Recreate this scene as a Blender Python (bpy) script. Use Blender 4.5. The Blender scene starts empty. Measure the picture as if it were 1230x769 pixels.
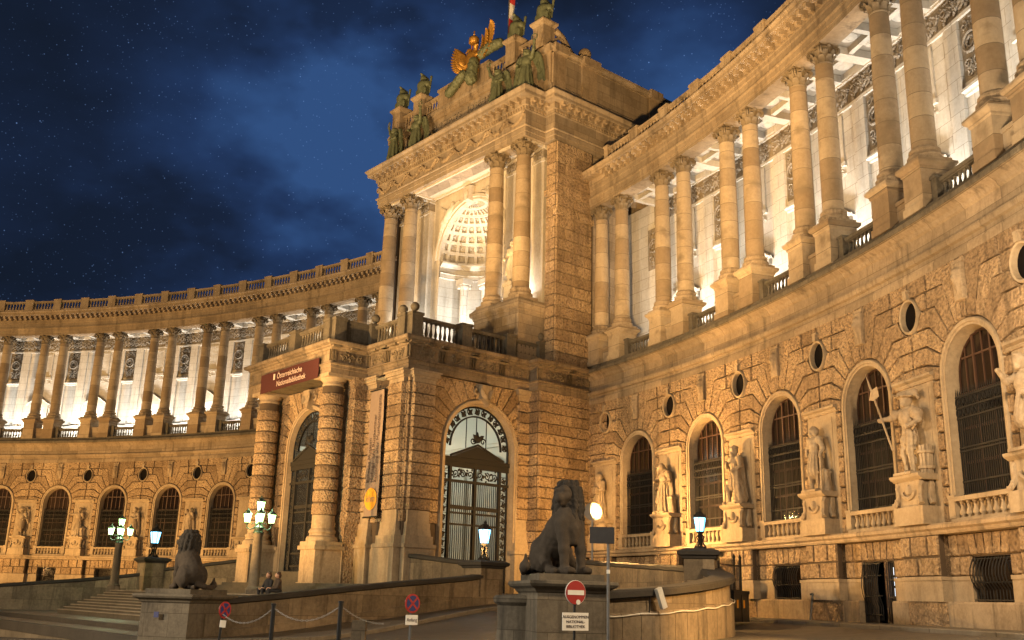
import bpy, bmesh, math, random
import numpy as np
from mathutils import Vector, Matrix
random.seed(7); RNG = np.random.RandomState(11)
SC = bpy.context.scene
COL = SC.collection
PI = math.pi
CX, CY, R0 = -61.79, 19.05, 77.3          # centre and radius of the curved facade
STEP = 0.0801                              # angle of one bay
THM = 0.8767                               # direction of the pavilion's axis
THR, THL = 1.0988, 0.5036                  # first window of the right / left wing
BAY = R0 * STEP
# ------------------------------------------------------------------ camera
cam = bpy.data.cameras.new("camera"); CAM = bpy.data.objects.new("camera", cam); COL.objects.link(CAM)
cam.sensor_width = 36.0; cam.lens = 36.0 * 1197.06 / 1230.0
cam.clip_start = 0.1; cam.clip_end = 3000
CAM.matrix_world = Matrix.Rotation(PI/2 + 0.2728, 4, 'X') @ Matrix.Rotation(0.0273, 4, 'Z')
SC.camera = CAM
# ------------------------------------------------------------------ view
SC.view_settings.view_transform = 'Standard'; SC.view_settings.look = 'None'
SC.view_settings.exposure = 0.0; SC.view_settings.gamma = 1.0
SC.view_settings.use_curve_mapping = False
SC.cycles.use_denoising = True
SC.cycles.max_bounces = 5; SC.cycles.diffuse_bounces = 3; SC.cycles.glossy_bounces = 2
SC.cycles.transmission_bounces = 4; SC.cycles.transparent_max_bounces = 8
SC.cycles.sample_clamp_indirect = 4.0; SC.cycles.caustics_reflective = False; SC.cycles.caustics_refractive = False
try: SC.cycles.use_light_tree = True
except Exception: pass
# ------------------------------------------------------------------ night sky
def build_sky():
    w = bpy.data.worlds.new("World"); SC.world = w; w.use_nodes = True
    nt = w.node_tree; nt.nodes.clear(); N = nt.nodes.new; L = nt.links.new
    out = N('ShaderNodeOutputWorld'); bg = N('ShaderNodeBackground'); L(bg.outputs[0], out.inputs[0])
    tc = N('ShaderNodeTexCoord'); D = tc.outputs['Generated']
    def math_(op, a, b=None, c=None, clamp=False):
        n = N('ShaderNodeMath'); n.operation = op; n.use_clamp = clamp
        for i, v in enumerate((a, b, c)):
            if v is None: continue
            if isinstance(v, (int, float)): n.inputs[i].default_value = v
            else: L(v, n.inputs[i])
        return n.outputs[0]
    def lobe(d, width):
        v = Vector(d).normalized()
        n = N('ShaderNodeVectorMath'); n.operation = 'DOT_PRODUCT'; L(D, n.inputs[0]); n.inputs[1].default_value = v
        t = math_('SUBTRACT', 1.0, n.outputs['Value'])
        t = math_('DIVIDE', t, -(width * width) / 2)
        return math_('POWER', math.e, t)
    def noise(scale, det, rough, off):
        mp = N('ShaderNodeMapping'); L(D, mp.inputs[0]); mp.inputs['Location'].default_value = off
        mp.inputs['Scale'].default_value = (1, 1, 1.7)
        n = N('ShaderNodeTexNoise'); n.inputs['Scale'].default_value = scale; n.inputs['Detail'].default_value = det
        n.inputs['Roughness'].default_value = rough; L(mp.outputs[0], n.inputs['Vector']); return n.outputs[0]
    n1 = noise(3.2, 5, 0.5, (3.1, 1.7, 0.4)); n2 = noise(7.0, 4, 0.55, (0.4, 5.2, 2.0))
    cl = math_('ADD', math_('MULTIPLY', n1, 0.65), math_('MULTIPLY', n2, 0.35))
    cl = math_('MULTIPLY', math_('SUBTRACT', cl, 0.40), 5.6, clamp=True)
    lb = math_('ADD', lobe((-0.15, 0.85, 0.49), 0.13), math_('MULTIPLY', lobe((0.15, 0.86, 0.49), 0.11), 0.8))
    lb = math_('ADD', lb, math_('MULTIPLY', lobe((-0.19, 0.92, 0.36), 0.12), 0.75))
    lb = math_('ADD', lb, math_('MULTIPLY', lobe((-0.36, 0.88, 0.30), 0.13), 0.35))
    lb = math_('ADD', lb, math_('MULTIPLY', lobe((-0.1, 0.80, 0.62), 0.2), 0.2))
    amt = math_('MULTIPLY', math_('ADD', math_('MULTIPLY', lb, 1.05), 0.13), math_('ADD', math_('MULTIPLY', cl, 0.8), 0.25), clamp=True)
    ramp = N('ShaderNodeValToRGB'); L(amt, ramp.inputs[0]); e = ramp.color_ramp.elements
    e[0].position = 0.0; e[0].color = (0.0055, 0.0085, 0.0145, 1)
    e[1].position = 1.0; e[1].color = (0.031, 0.080, 0.215, 1)
    x = e.new(0.22); x.color = (0.009, 0.017, 0.042, 1)
    x = e.new(0.55); x.color = (0.016, 0.037, 0.105, 1)
    # stars: two scales of tiny cells, thinned by a patchy density
    star = None
    for sc, thr, k in ((140.0, 0.10, 0.5), (60.0, 0.05, 0.8), (260.0, 0.17, 0.34), (190.0, 0.13, 0.36)):
        v = N('ShaderNodeTexVoronoi'); v.inputs['Scale'].default_value = sc; L(D, v.inputs['Vector'])
        wn = N('ShaderNodeTexWhiteNoise'); wn.noise_dimensions = '3D'; L(v.outputs['Position'], wn.inputs['Vector'])
        dens = noise(5.0, 2, 0.5, (7.3 + sc, 0, 1))
        on = math_('GREATER_THAN', math_('ADD', wn.outputs[0], math_('MULTIPLY', math_('SUBTRACT', dens, 0.5), 1.9)), 0.5)
        s = math_('SUBTRACT', 1.0, math_('DIVIDE', v.outputs['Distance'], thr), clamp=True)
        s = math_('MULTIPLY', math_('MULTIPLY', s, on), math_('MULTIPLY', math_('POWER', wn.outputs[0], 2.0), k))
        star = s if star is None else math_('ADD', star, s)
    sc_ = N('ShaderNodeMix'); sc_.data_type = 'RGBA'; sc_.blend_type = 'ADD'; sc_.inputs[0].default_value = 1.0
    L(ramp.outputs[0], sc_.inputs[6])
    cmb = N('ShaderNodeVectorMath'); cmb.operation = 'SCALE'; cmb.inputs[0].default_value = (0.24, 0.42, 0.85); L(star, cmb.inputs['Scale'])
    L(cmb.outputs[0], sc_.inputs[7]); L(sc_.outputs[2], bg.inputs[0]); bg.inputs[1].default_value = 1.0
build_sky()
# ------------------------------------------------------------------ floodlights
def aim(o, tgt):
    d = Vector(tgt) - o.location; o.rotation_euler = d.to_track_quat('-Z', 'Y').to_euler()
def spot(name, loc, tgt, power, col, angle=70, radius=0.25, blend=0.6):
    l = bpy.data.lights.new(name, 'SPOT'); l.energy = power; l.color = col; l.spot_size = math.radians(angle)
    l.spot_blend = blend; l.shadow_soft_size = radius
    o = bpy.data.objects.new(name, l); COL.objects.link(o); o.location = loc; aim(o, tgt); return o
def area(name, loc, tgt, power, col, sx, sy, spread=180):
    l = bpy.data.lights.new(name, 'AREA'); l.energy = power; l.color = col; l.shape = 'RECTANGLE'; l.size = sx; l.size_y = sy
    l.spread = math.radians(spread)
    o = bpy.data.objects.new(name, l); COL.objects.link(o); o.location = loc; aim(o, tgt); return o
def point(name, loc, power, col, radius=0.1):
    l = bpy.data.lights.new(name, 'POINT'); l.energy = power; l.color = col; l.shadow_soft_size = radius
    o = bpy.data.objects.new(name, l); COL.objects.link(o); o.location = loc; return o
SODIUM = (1.0, 0.53, 0.16); WARM = (1.0, 0.60, 0.23); COOL = (1.0, 0.97, 0.91); LAMPGREEN = (0.80, 1.0, 0.62); LAMPBLUE = (0.62, 0.90, 1.0)
def pav(u, w, z=0.0):                      # pavilion frame -> world
    s, q = u + 2.95, w + 70.0
    return Vector((CX + s*math.cos(THM) + q*math.sin(THM), CY - s*math.sin(THM) + q*math.cos(THM), z))
def arc(th, r, z): return Vector((CX + r*math.sin(th), CY + r*math.cos(th), z))
# masts in the square, floods on the ramp: warm
spot('flood_mast_square', (-52, 26, 9), (0, 58, 17), 62000, WARM, 70, 0.4)
spot('flood_mast_left', (-84, 38, 6), (-36, 92, 15), 160000, WARM, 70, 0.4)
spot('flood_right_upper', (-30, 44, 8), (13, 40, 21), 25000, WARM, 70, 0.3)
spot('flood_pavilion', (-20, 34, 2), pav(0, 2, 30), 50000, WARM, 40, 0.4)
spot('flood_pavilion_side', (0, 14, 3), pav(10, 9, 31), 120000, WARM, 38, 0.4)
# ground floods set out along the foot of both wings, thrown steeply up the wall
for k, kt, pw_ in ((.75, 1.5, 1500), (2.1, 2.9, 1500), (3.7, 4.6, 1300)):
    spot('flood_ground', arc(THR + k*STEP, 66.0, 1.9), arc(THR + kt*STEP, 77.5, 9.0), pw_, SODIUM, 105, .12, .8)
for k, kt, pw_ in ((1.5, 2.0, 1250), (2.7, 3.2, 1350), (3.9, 4.4, 1350), (5.1, 5.5, 1200)):
    spot('flood_kerb', arc(THR + k*STEP, 71.8, -.35), arc(THR + kt*STEP, 77.4, 8.8), pw_, SODIUM, 118, .08, .9)
for k, pw_ in ((-.6, 3800), (1.2, 4600), (3.0, 4600), (4.8, 4600)):
    spot('flood_ground', arc(THL - (k+1.2)*STEP, 63.0, 2.2), arc(THL - (k+.1)*STEP, 77.5, 9.0), pw_, SODIUM, 110, .12, .8)
for k in (-.2, 1.0, 2.2, 3.4, 4.6, 5.6):
    spot('flood_kerb', arc(THL - (k+.5)*STEP, 71.5, -.35), arc(THL - k*STEP, 77.4, 8.8), 1700, SODIUM, 118, .08, .9)
# porch: two floods on the forecourt, one up from the terrace
spot('flood_porch', pav(-10, -21, 1.6), pav(0.5, -7, 7.5), 21000, SODIUM, 58, .15, .7)
spot('flood_porch', pav(7.5, -20.5, .4), pav(2.5, -7, 7.5), 15000, SODIUM, 58, .15, .8)
for u in (-5.8, 5.8): spot('flood_terrace', pav(u, -4.6, 13.7), pav(u*.9, 2.0, 27), 3450, WARM, 80, .12, .7)
point('foreground_fill', (-27, 24, 8), 20000, (1.0, .86, .66), .5)  # unseen point lights added to fill the foreground, no lamp posts there
point('foreground_fill', (-5, 13, 8), 4600, (1.0, .86, .66), .5)
point('foreground_fill', (11, 20, 8), 7000, (1.0, .72, .42), .5)
# ------------------------------------------------------------------ mesh helpers
def bend(v):
    a = v[0] / R0; r = R0 + v[1]; return (r*math.sin(a), r*math.cos(a), v[2])
class MB:
    def __init__(s, T=None): s.v = []; s.f = []; s.m = []; s.T = T
    def add(s, vs, fs, mi=0):
        n = len(s.v); T = s.T
        s.v.extend([T(*p) for p in vs] if T else [tuple(p) for p in vs])
        s.f.extend([tuple(i + n for i in f) for f in fs]); s.m.extend([mi]*len(fs))
    def box(s, x0, x1, y0, y1, z0, z1, mi=0, taper=0.0):
        t = taper
        s.add([(x0,y0,z0),(x1,y0,z0),(x1,y1,z0),(x0,y1,z0),(x0+t,y0+t,z1),(x1-t,y0+t,z1),(x1-t,y1-t,z1),(x0+t,y1-t,z1)],
              [(0,3,2,1),(4,5,6,7),(0,1,5,4),(1,2,6,5),(2,3,7,6),(3,0,4,7)], mi)
    def block(s, poly, yb, yf, inset=0.035, mi=0):
        """poly in (x,z); outer at yb, chamfered towards yf (yf < yb: proud of the wall)"""
        n = len(poly)
        if n < 3: return
        cx = sum(p[0] for p in poly)/n; cz = sum(p[1] for p in poly)/n
        ins = []
        for x, z in poly:
            dx, dz = cx-x, cz-z; l = math.hypot(dx, dz) or 1; k = min(inset*1.4, l*0.45)
            ins.append((x + dx/l*k, z + dz/l*k))
        ym = yb + (yf-yb)*0.45
        vs = [(x,yb,z) for x,z in poly] + [(x,ym,z) for x,z in poly] + [(x,yf,z) for x,z in ins]
        fs = []
        for i in range(n):
            j = (i+1) % n
            fs += [(i,j,n+j,n+i), (n+i,n+j,2*n+j,2*n+i)]
        fs.append(tuple(range(2*n, 3*n)))
        s.add(vs, fs, mi)
    def lathe(s, prof, cx=0, cy=0, seg=16, a0=0.0, a1=2*PI, mi=0, sq=0):
        full = abs(a1-a0-2*PI) < 1e-6; m = seg if full else seg+1; vs = []; fs = []
        for r, z in prof:
            for i in range(m):
                a = a0 + (a1-a0)*i/seg; vs.append((cx + r*math.cos(a), cy + r*math.sin(a), z))
        for j in range(len(prof)-1):
            for i in range(seg):
                k = (i+1) % m if full else i+1
                fs.append((j*m+i, j*m+k, (j+1)*m+k, (j+1)*m+i))
        if full:
            fs.append(tuple(range(m))[::-1]); fs.append(tuple(range((len(prof)-1)*m, len(prof)*m)))
        s.add(vs, fs, mi)
    def sweepx(s, prof, x0, x1, n=8, mi=0, caps=True):
        vs = []; fs = []; m = len(prof)
        for i in range(n+1):
            x = x0 + (x1-x0)*i/n
            vs += [(x, y, z) for y, z in prof]
        for i in range(n):
            for j in range(m-1):
                fs.append((i*m+j, i*m+j+1, (i+1)*m+j+1, (i+1)*m+j))
        if caps: fs.append(tuple(range(m))); fs.append(tuple(range(n*m, (n+1)*m))[::-1])
        s.add(vs, fs, mi)
    def tube(s, pts, r, seg=6, mi=0, r1=None):
        P = [Vector(p) for p in pts]; n = len(P); vs = []; fs = []
        if n < 2: return
        up = Vector((0,0,1)); t0 = (P[1]-P[0]).normalized()
        if abs(t0.dot(up)) > 0.95: up = Vector((0,1,0))
        nrm = (up - t0*up.dot(t0)).normalized()
        for i in range(n):
            t = (P[min(i+1,n-1)] - P[max(i-1,0)])
            t = t.normalized() if t.length > 1e-9 else t0
            nrm = nrm - t*nrm.dot(t); nrm = nrm.normalized() if nrm.length > 1e-6 else t.orthogonal().normalized()
            b = t.cross(nrm); rr = r if r1 is None else r + (r1-r)*i/(n-1)
            for k in range(seg):
                a = 2*PI*k/seg; vs.append(tuple(P[i] + nrm*(rr*math.cos(a)) + b*(rr*math.sin(a))))
        for i in range(n-1):
            for k in range(seg):
                j = (k+1) % seg; fs.append((i*seg+k, i*seg+j, (i+1)*seg+j, (i+1)*seg+k))
        fs.append(tuple(range(seg))[::-1]); fs.append(tuple(range((n-1)*seg, n*seg)))
        s.add(vs, fs, mi)
    def archsweep(s, prof, hw, zb, zs, n=18, cx=0.0, mi=0, jamb=True):
        """prof [(d,y)]: d = distance outward from the opening's edge"""
        path = []
        if jamb: path.append(((-hw, zb), (-1, 0)))
        for i in range(n+1):
            a = PI - PI*i/n; path.append(((hw*math.cos(a), zs + hw*math.sin(a)), (math.cos(a), math.sin(a))))
        if jamb: path.append(((hw, zb), (1, 0)))
        vs = []; fs = []; m = len(prof)
        for (p, nn) in path:
            for d, y in prof: vs.append((cx + p[0] + nn[0]*d, y, p[1] + nn[1]*d))
        for i in range(len(path)-1):
            for j in range(m-1): fs.append((i*m+j, i*m+j+1, (i+1)*m+j+1, (i+1)*m+j))
        s.add(vs, fs, mi)
    def archfill(s, hw, zb, zs, y, n=18, cx=0.0, mi=0):
        vs = [(cx-hw, y, zb), (cx+hw, y, zb)] + [(cx + hw*math.cos(PI*i/n), y, zs + hw*math.sin(PI*i/n)) for i in range(n+1)]
        s.add(vs, [tuple([0,1] + list(range(2, n+3)))], mi)
    def wallhole(s, x0, x1, z0, z1, hw, zb, zs, y, n=18, cx=0.0, mi=0):
        vs = []; fs = []
        def quad(a, b, c, d): k = len(vs); vs.extend([a,b,c,d]); fs.append((k,k+1,k+2,k+3))
        if zb > z0: quad((x0,y,z0),(x1,y,z0),(x1,y,zb),(x0,y,zb))
        quad((x0,y,zb),(cx-hw,y,zb),(cx-hw,y,z1),(x0,y,z1)); quad((cx+hw,y,zb),(x1,y,zb),(x1,y,z1),(cx+hw,y,z1))
        for i in range(n):
            a, b = PI - PI*i/n, PI - PI*(i+1)/n
            xa, xb = cx + hw*math.cos(a), cx + hw*math.cos(b)
            quad((xa,y,zs+hw*math.sin(a)),(xb,y,zs+hw*math.sin(b)),(xb,y,z1),(xa,y,z1))
        s.add(vs, fs, mi)
    def polysweep(s, path, prof, closed=False, mi=0, caps=True):
        """path [(x,y)] with the outside on its right; prof [(out,z)]; mitred corners"""
        n = len(path); offs = []
        for i in range(n):
            def seg(a, b):
                dx, dy = path[b][0]-path[a][0], path[b][1]-path[a][1]; l = math.hypot(dx, dy); return (dy/l, -dx/l)
            if closed: n0, n1 = seg((i-1)%n, i), seg(i, (i+1)%n)
            else:
                n0 = seg(i-1, i) if i > 0 else seg(i, i+1); n1 = seg(i, i+1) if i < n-1 else n0
                if i == 0: n0 = n1
            k = 1 + n0[0]*n1[0] + n0[1]*n1[1]
            offs.append(((n0[0]+n1[0])/k, (n0[1]+n1[1])/k))
        vs = []; fs = []; m = len(prof)
        for (x, y), (ox, oy) in zip(path, offs):
            for d, z in prof: vs.append((x+ox*d, y+oy*d, z))
        for i in range(n if closed else n-1):
            k = (i+1) % n
            for j in range(m-1): fs.append((i*m+j, k*m+j, k*m+j+1, i*m+j+1))
        if caps and not closed: fs.append(tuple(range(m))); fs.append(tuple(range((n-1)*m, n*m))[::-1])
        s.add(vs, fs, mi)
    def grid(s, P, mi=0):
        """P: rows of points"""
        r = len(P); c = len(P[0]); s.add([p for row in P for p in row],
            [(i*c+j, i*c+j+1, (i+1)*c+j+1, (i+1)*c+j) for i in range(r-1) for j in range(c-1)], mi)
    def mesh(s, name, mats, bent=False, smooth=None, recalc=True):
        me = bpy.data.meshes.new(name)
        v = [bend(p) for p in s.v] if bent else s.v
        me.from_pydata(v, [], s.f)
        for m in (mats if isinstance(mats, (list, tuple)) else [mats]): me.materials.append(m)
        me.polygons.foreach_set('material_index', s.m)
        if recalc:
            bm = bmesh.new(); bm.from_mesh(me); bmesh.ops.recalc_face_normals(bm, faces=bm.faces); bm.to_mesh(me); bm.free()
        if smooth is not None:
            me.polygons.foreach_set('use_smooth', [True]*len(me.polygons)); me.set_sharp_from_angle(angle=math.radians(smooth))
        me.update(); return me
    def build(s, name, mats, parent=None, loc=(0,0,0), rz=0.0, **kw):
        return place(name, s.mesh(name, mats, **kw), parent, loc, rz)
def place(name, me, parent=None, loc=(0,0,0), rz=0.0):
    o = bpy.data.objects.new(name, me); COL.objects.link(o); o.parent = parent; o.location = loc
    o.rotation_euler = (0,0,rz); return o
def tag(o, label=None, cat=None, group=None, kind=None):
    if label: o['label'] = label
    if cat: o['category'] = cat
    if group: o['group'] = group
    if kind: o['kind'] = kind
    return o
def thing(name, label, cat, loc=(0,0,0), rz=0.0, group=None):
    o = bpy.data.objects.new(name, None); COL.objects.link(o); o.location = loc; o.rotation_euler = (0,0,rz)
    o.empty_display_size = 0.2
    return tag(o, label, cat, group)
def dup(o, parent, loc=None, rz=None):
    c = o.copy(); COL.objects.link(c); c.parent = parent
    if loc is not None: c.location = loc
    if rz is not None: c.rotation_euler = (0,0,rz)
    for ch in o.children: dup(ch, c)
    return c
def clip(poly, px, pz, nx, nz):
    """keep the part of a convex (x,z) polygon on the side the normal points to"""
    out = []; n = len(poly)
    for i in range(n):
        a, b = poly[i], poly[(i+1)%n]
        da = (a[0]-px)*nx + (a[1]-pz)*nz; db = (b[0]-px)*nx + (b[1]-pz)*nz
        if da >= 0: out.append(a)
        if da*db < 0:
            t = da/(da-db); out.append((a[0]+(b[0]-a[0])*t, a[1]+(b[1]-a[1])*t))
    return out
def clip_circle(poly, cx, cz, r):
    if not poly: return poly
    # nearest point of the polygon to the centre decides the cutting tangent
    mx = sum(p[0] for p in poly)/len(poly)-cx; mz = sum(p[1] for p in poly)/len(poly)-cz
    best = min(math.hypot(p[0]-cx, p[1]-cz) for p in poly)
    x0 = min(p[0] for p in poly); x1 = max(p[0] for p in poly); z0 = min(p[1] for p in poly); z1 = max(p[1] for p in poly)
    qx = min(max(cx,x0),x1); qz = min(max(cz,z0),z1)
    d = math.hypot(qx-cx, qz-cz)
    if d >= r: return poly
    l = math.hypot(mx, mz) or 1; nx, nz = mx/l, mz/l
    p = clip(poly, cx+nx*r, cz+nz*r, nx, nz)
    if p:
        a = abs(sum(p[i][0]*p[(i+1)%len(p)][1]-p[(i+1)%len(p)][0]*p[i][1] for i in range(len(p))))/2
        if a < 0.03: return []
    return p
def rusticate(mb, x0, x1, zrows, yb, yf, length=1.15, arcs=(), rects=(), circles=(), seed=1, inset=0.03, gap=0.02, mi=0, rough=0.0):
    """courses of rock-faced blocks; arcs (cx,zs,r): only above the springing, and the jamb below it"""
    rr = random.Random(seed)
    for j in range(len(zrows)-1):
        za, zb = zrows[j]+gap, zrows[j+1]-gap
        cuts = [x0, x1]
        spans = [(x0, x1)]
        def sub(sp, a, b):
            out = []
            for p, q in sp:
                if b <= p or a >= q: out.append((p,q)); continue
                if a > p: out.append((p,a))
                if b < q: out.append((b,q))
            return out
        zc = (za+zb)/2
        for (cx, zs, r, hw) in arcs:
            if zb <= zs + 0.3: spans = sub(spans, cx-hw, cx+hw)
        for (a, b, c, d) in rects:
            if zb > c+0.05 and za < d-0.05: spans = sub(spans, a, b)
        for (p, q) in spans:
            if q - p < 0.06: continue
            n = max(1, round((q-p)/length)); off = (0.5*length if j % 2 else 0.0)
            xs = [p]; x = p + (length if not j % 2 else length*0.5)
            if q - p > length*1.3:
                while x < q - length*0.35: xs.append(x + rr.uniform(-.08,.08)); x += length*rr.uniform(.85,1.15)
            xs.append(q)
            for a, b in zip(xs[:-1], xs[1:]):
                poly = [(a+gap,za),(b-gap,za),(b-gap,zb),(a+gap,zb)]
                for (cx, zs, r, hw) in arcs:
                    if zb > zs + 0.3: poly = clip_circle(poly, cx, zs, r)
                for (cx, cz, r) in circles: poly = clip_circle(poly, cx, cz, r)
                if len(poly) >= 3: mb.block(poly, yb, yf + rr.uniform(-rough, rough), inset, mi)
def arch_courses(mb, zs, r_in, ztop, n, step, x0, x1, yb, yf, length=1.25, seed=1, inset=0.03, gap=0.02, cx=0.0, circles=(), zmin=-9, mi=0, rough=.015):
    """wedge blocks round an arch that turn into level courses further out"""
    rr = random.Random(seed); h = (ztop-zs)/n; ang = [math.radians(step)*j for j in range(n+1)]
    K = [(max(r_in+.5, (h*j/math.sin(ang[j]) if j else h/math.sin(ang[1]))), ang[j]) for j in range(n+1)]
    for s in (-1, 1):
        xe = (x1-cx) if s > 0 else (cx-x0)
        def put(poly, d=0.0):
            q = [(cx+s*x, z) for x, z in poly]
            for c in circles:
                q = clip_circle(q, *c)
                if len(q) < 3: return
            if len(q) >= 3: mb.block(q, yb, yf-d+rr.uniform(-rough, rough), inset, mi)
        pk = []
        for r, a in K:
            z = zs + min(r*math.sin(a), ztop-zs); x = r*math.cos(a) if r*math.sin(a) <= ztop-zs+1e-6 else (ztop-zs)/math.tan(a)
            pk.append((min(x, xe), z))
        for j in range(n):
            g = gap/r_in; a0, a1 = ang[j]+g, ang[j+1]-g; am = (a0+a1)/2
            (xa, za), (xb, zb) = pk[j], pk[j+1]
            na, nb = (math.sin(a0)*gap, -math.cos(a0)*gap), (math.sin(a1)*gap, -math.cos(a1)*gap)
            inner = [(r_in*math.cos(a1), zs+r_in*math.sin(a1)), (r_in*math.cos(am), zs+r_in*math.sin(am)), (r_in*math.cos(a0), zs+r_in*math.sin(a0))]
            if xe-max(xa,xb) > .08 and (za+zb)/2 > zmin:
                xs = []; x = max(xa,xb) + (length*.75 if j % 2 else length*.35)
                while x < xe-length*.4: xs.append(x); x += length*rr.uniform(.85,1.15)
                xs.append(xe)
                put(inner+[(xa, za+gap), (xs[0]-gap, za+gap), (xs[0]-gap, zb-gap), (xb, zb-gap)])
                for p, q in zip(xs[:-1], xs[1:]): put([(p+gap, za+gap), (q-gap, za+gap), (q-gap, zb-gap), (p+gap, zb-gap)])
            else: put(inner+[(xa-gap, za+gap), (xb-gap, zb-gap)])
        if ang[-1] < PI/2-.02:                     # what is left up to the keystone
            k = max(1, round((PI/2-ang[-1])/math.radians(step))); 
            for i in range(k):
                a0 = ang[-1]+(PI/2-ang[-1])*i/k; a1 = ang[-1]+(PI/2-ang[-1])*(i+1)/k
                f = lambda a: ((ztop-zs-gap)/math.tan(a), ztop-gap)
                put([(r_in*math.cos(a0+.006), zs+r_in*math.sin(a0+.006)), (f(a0)[0]-gap, f(a0)[1]), (f(a1)[0]+gap, f(a1)[1]), (r_in*math.cos(a1-.006), zs+r_in*math.sin(a1-.006))])
BALUSTER = [(.075,0),(.075,.05),(.045,.08),(.05,.12),(.085,.22),(.09,.30),(.07,.42),(.045,.58),(.04,.70),(.055,.80),(.04,.84),(.07,.90),(.07,1.0)]
def baluster(mb, x, y, z0, z1, k=1.0, seg=8, mi=0):
    mb.lathe([(r*k, z0+(z1-z0)*t) for r, t in BALUSTER], x, y, seg, mi=mi)
def balustrade_line(mb, p0, p1, z0, z1, spacing=0.3, k=1.0, piers=(), width=0.16, rail=0.14, base=0.12, seg=8, mi=0):
    """straight balustrade between two plan points"""
    (xa, ya), (xb, yb) = p0, p1; L = math.hypot(xb-xa, yb-ya); tx, ty = (xb-xa)/L, (yb-ya)/L; nx, ny = -ty, tx
    old = mb.T
    def T(x, y, z):
        p = (xa + tx*x + nx*y, ya + ty*x + ny*y, z); return old(*p) if old else p
    mb.T = T
    mb.box(0, L, -width, width, z0, z0+base, mi); mb.box(0, L, -width-.02, width+.02, z1-rail, z1, mi)
    mb.box(0, L, -width+.03, width-.03, z1-rail-.05, z1-rail-.002, mi)
    n = max(1, int(L/spacing))
    for i in range(n): baluster(mb, (i+.5)*L/n, 0, z0+base, z1-rail-.05, k, seg, mi)
    mb.T = old
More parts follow.
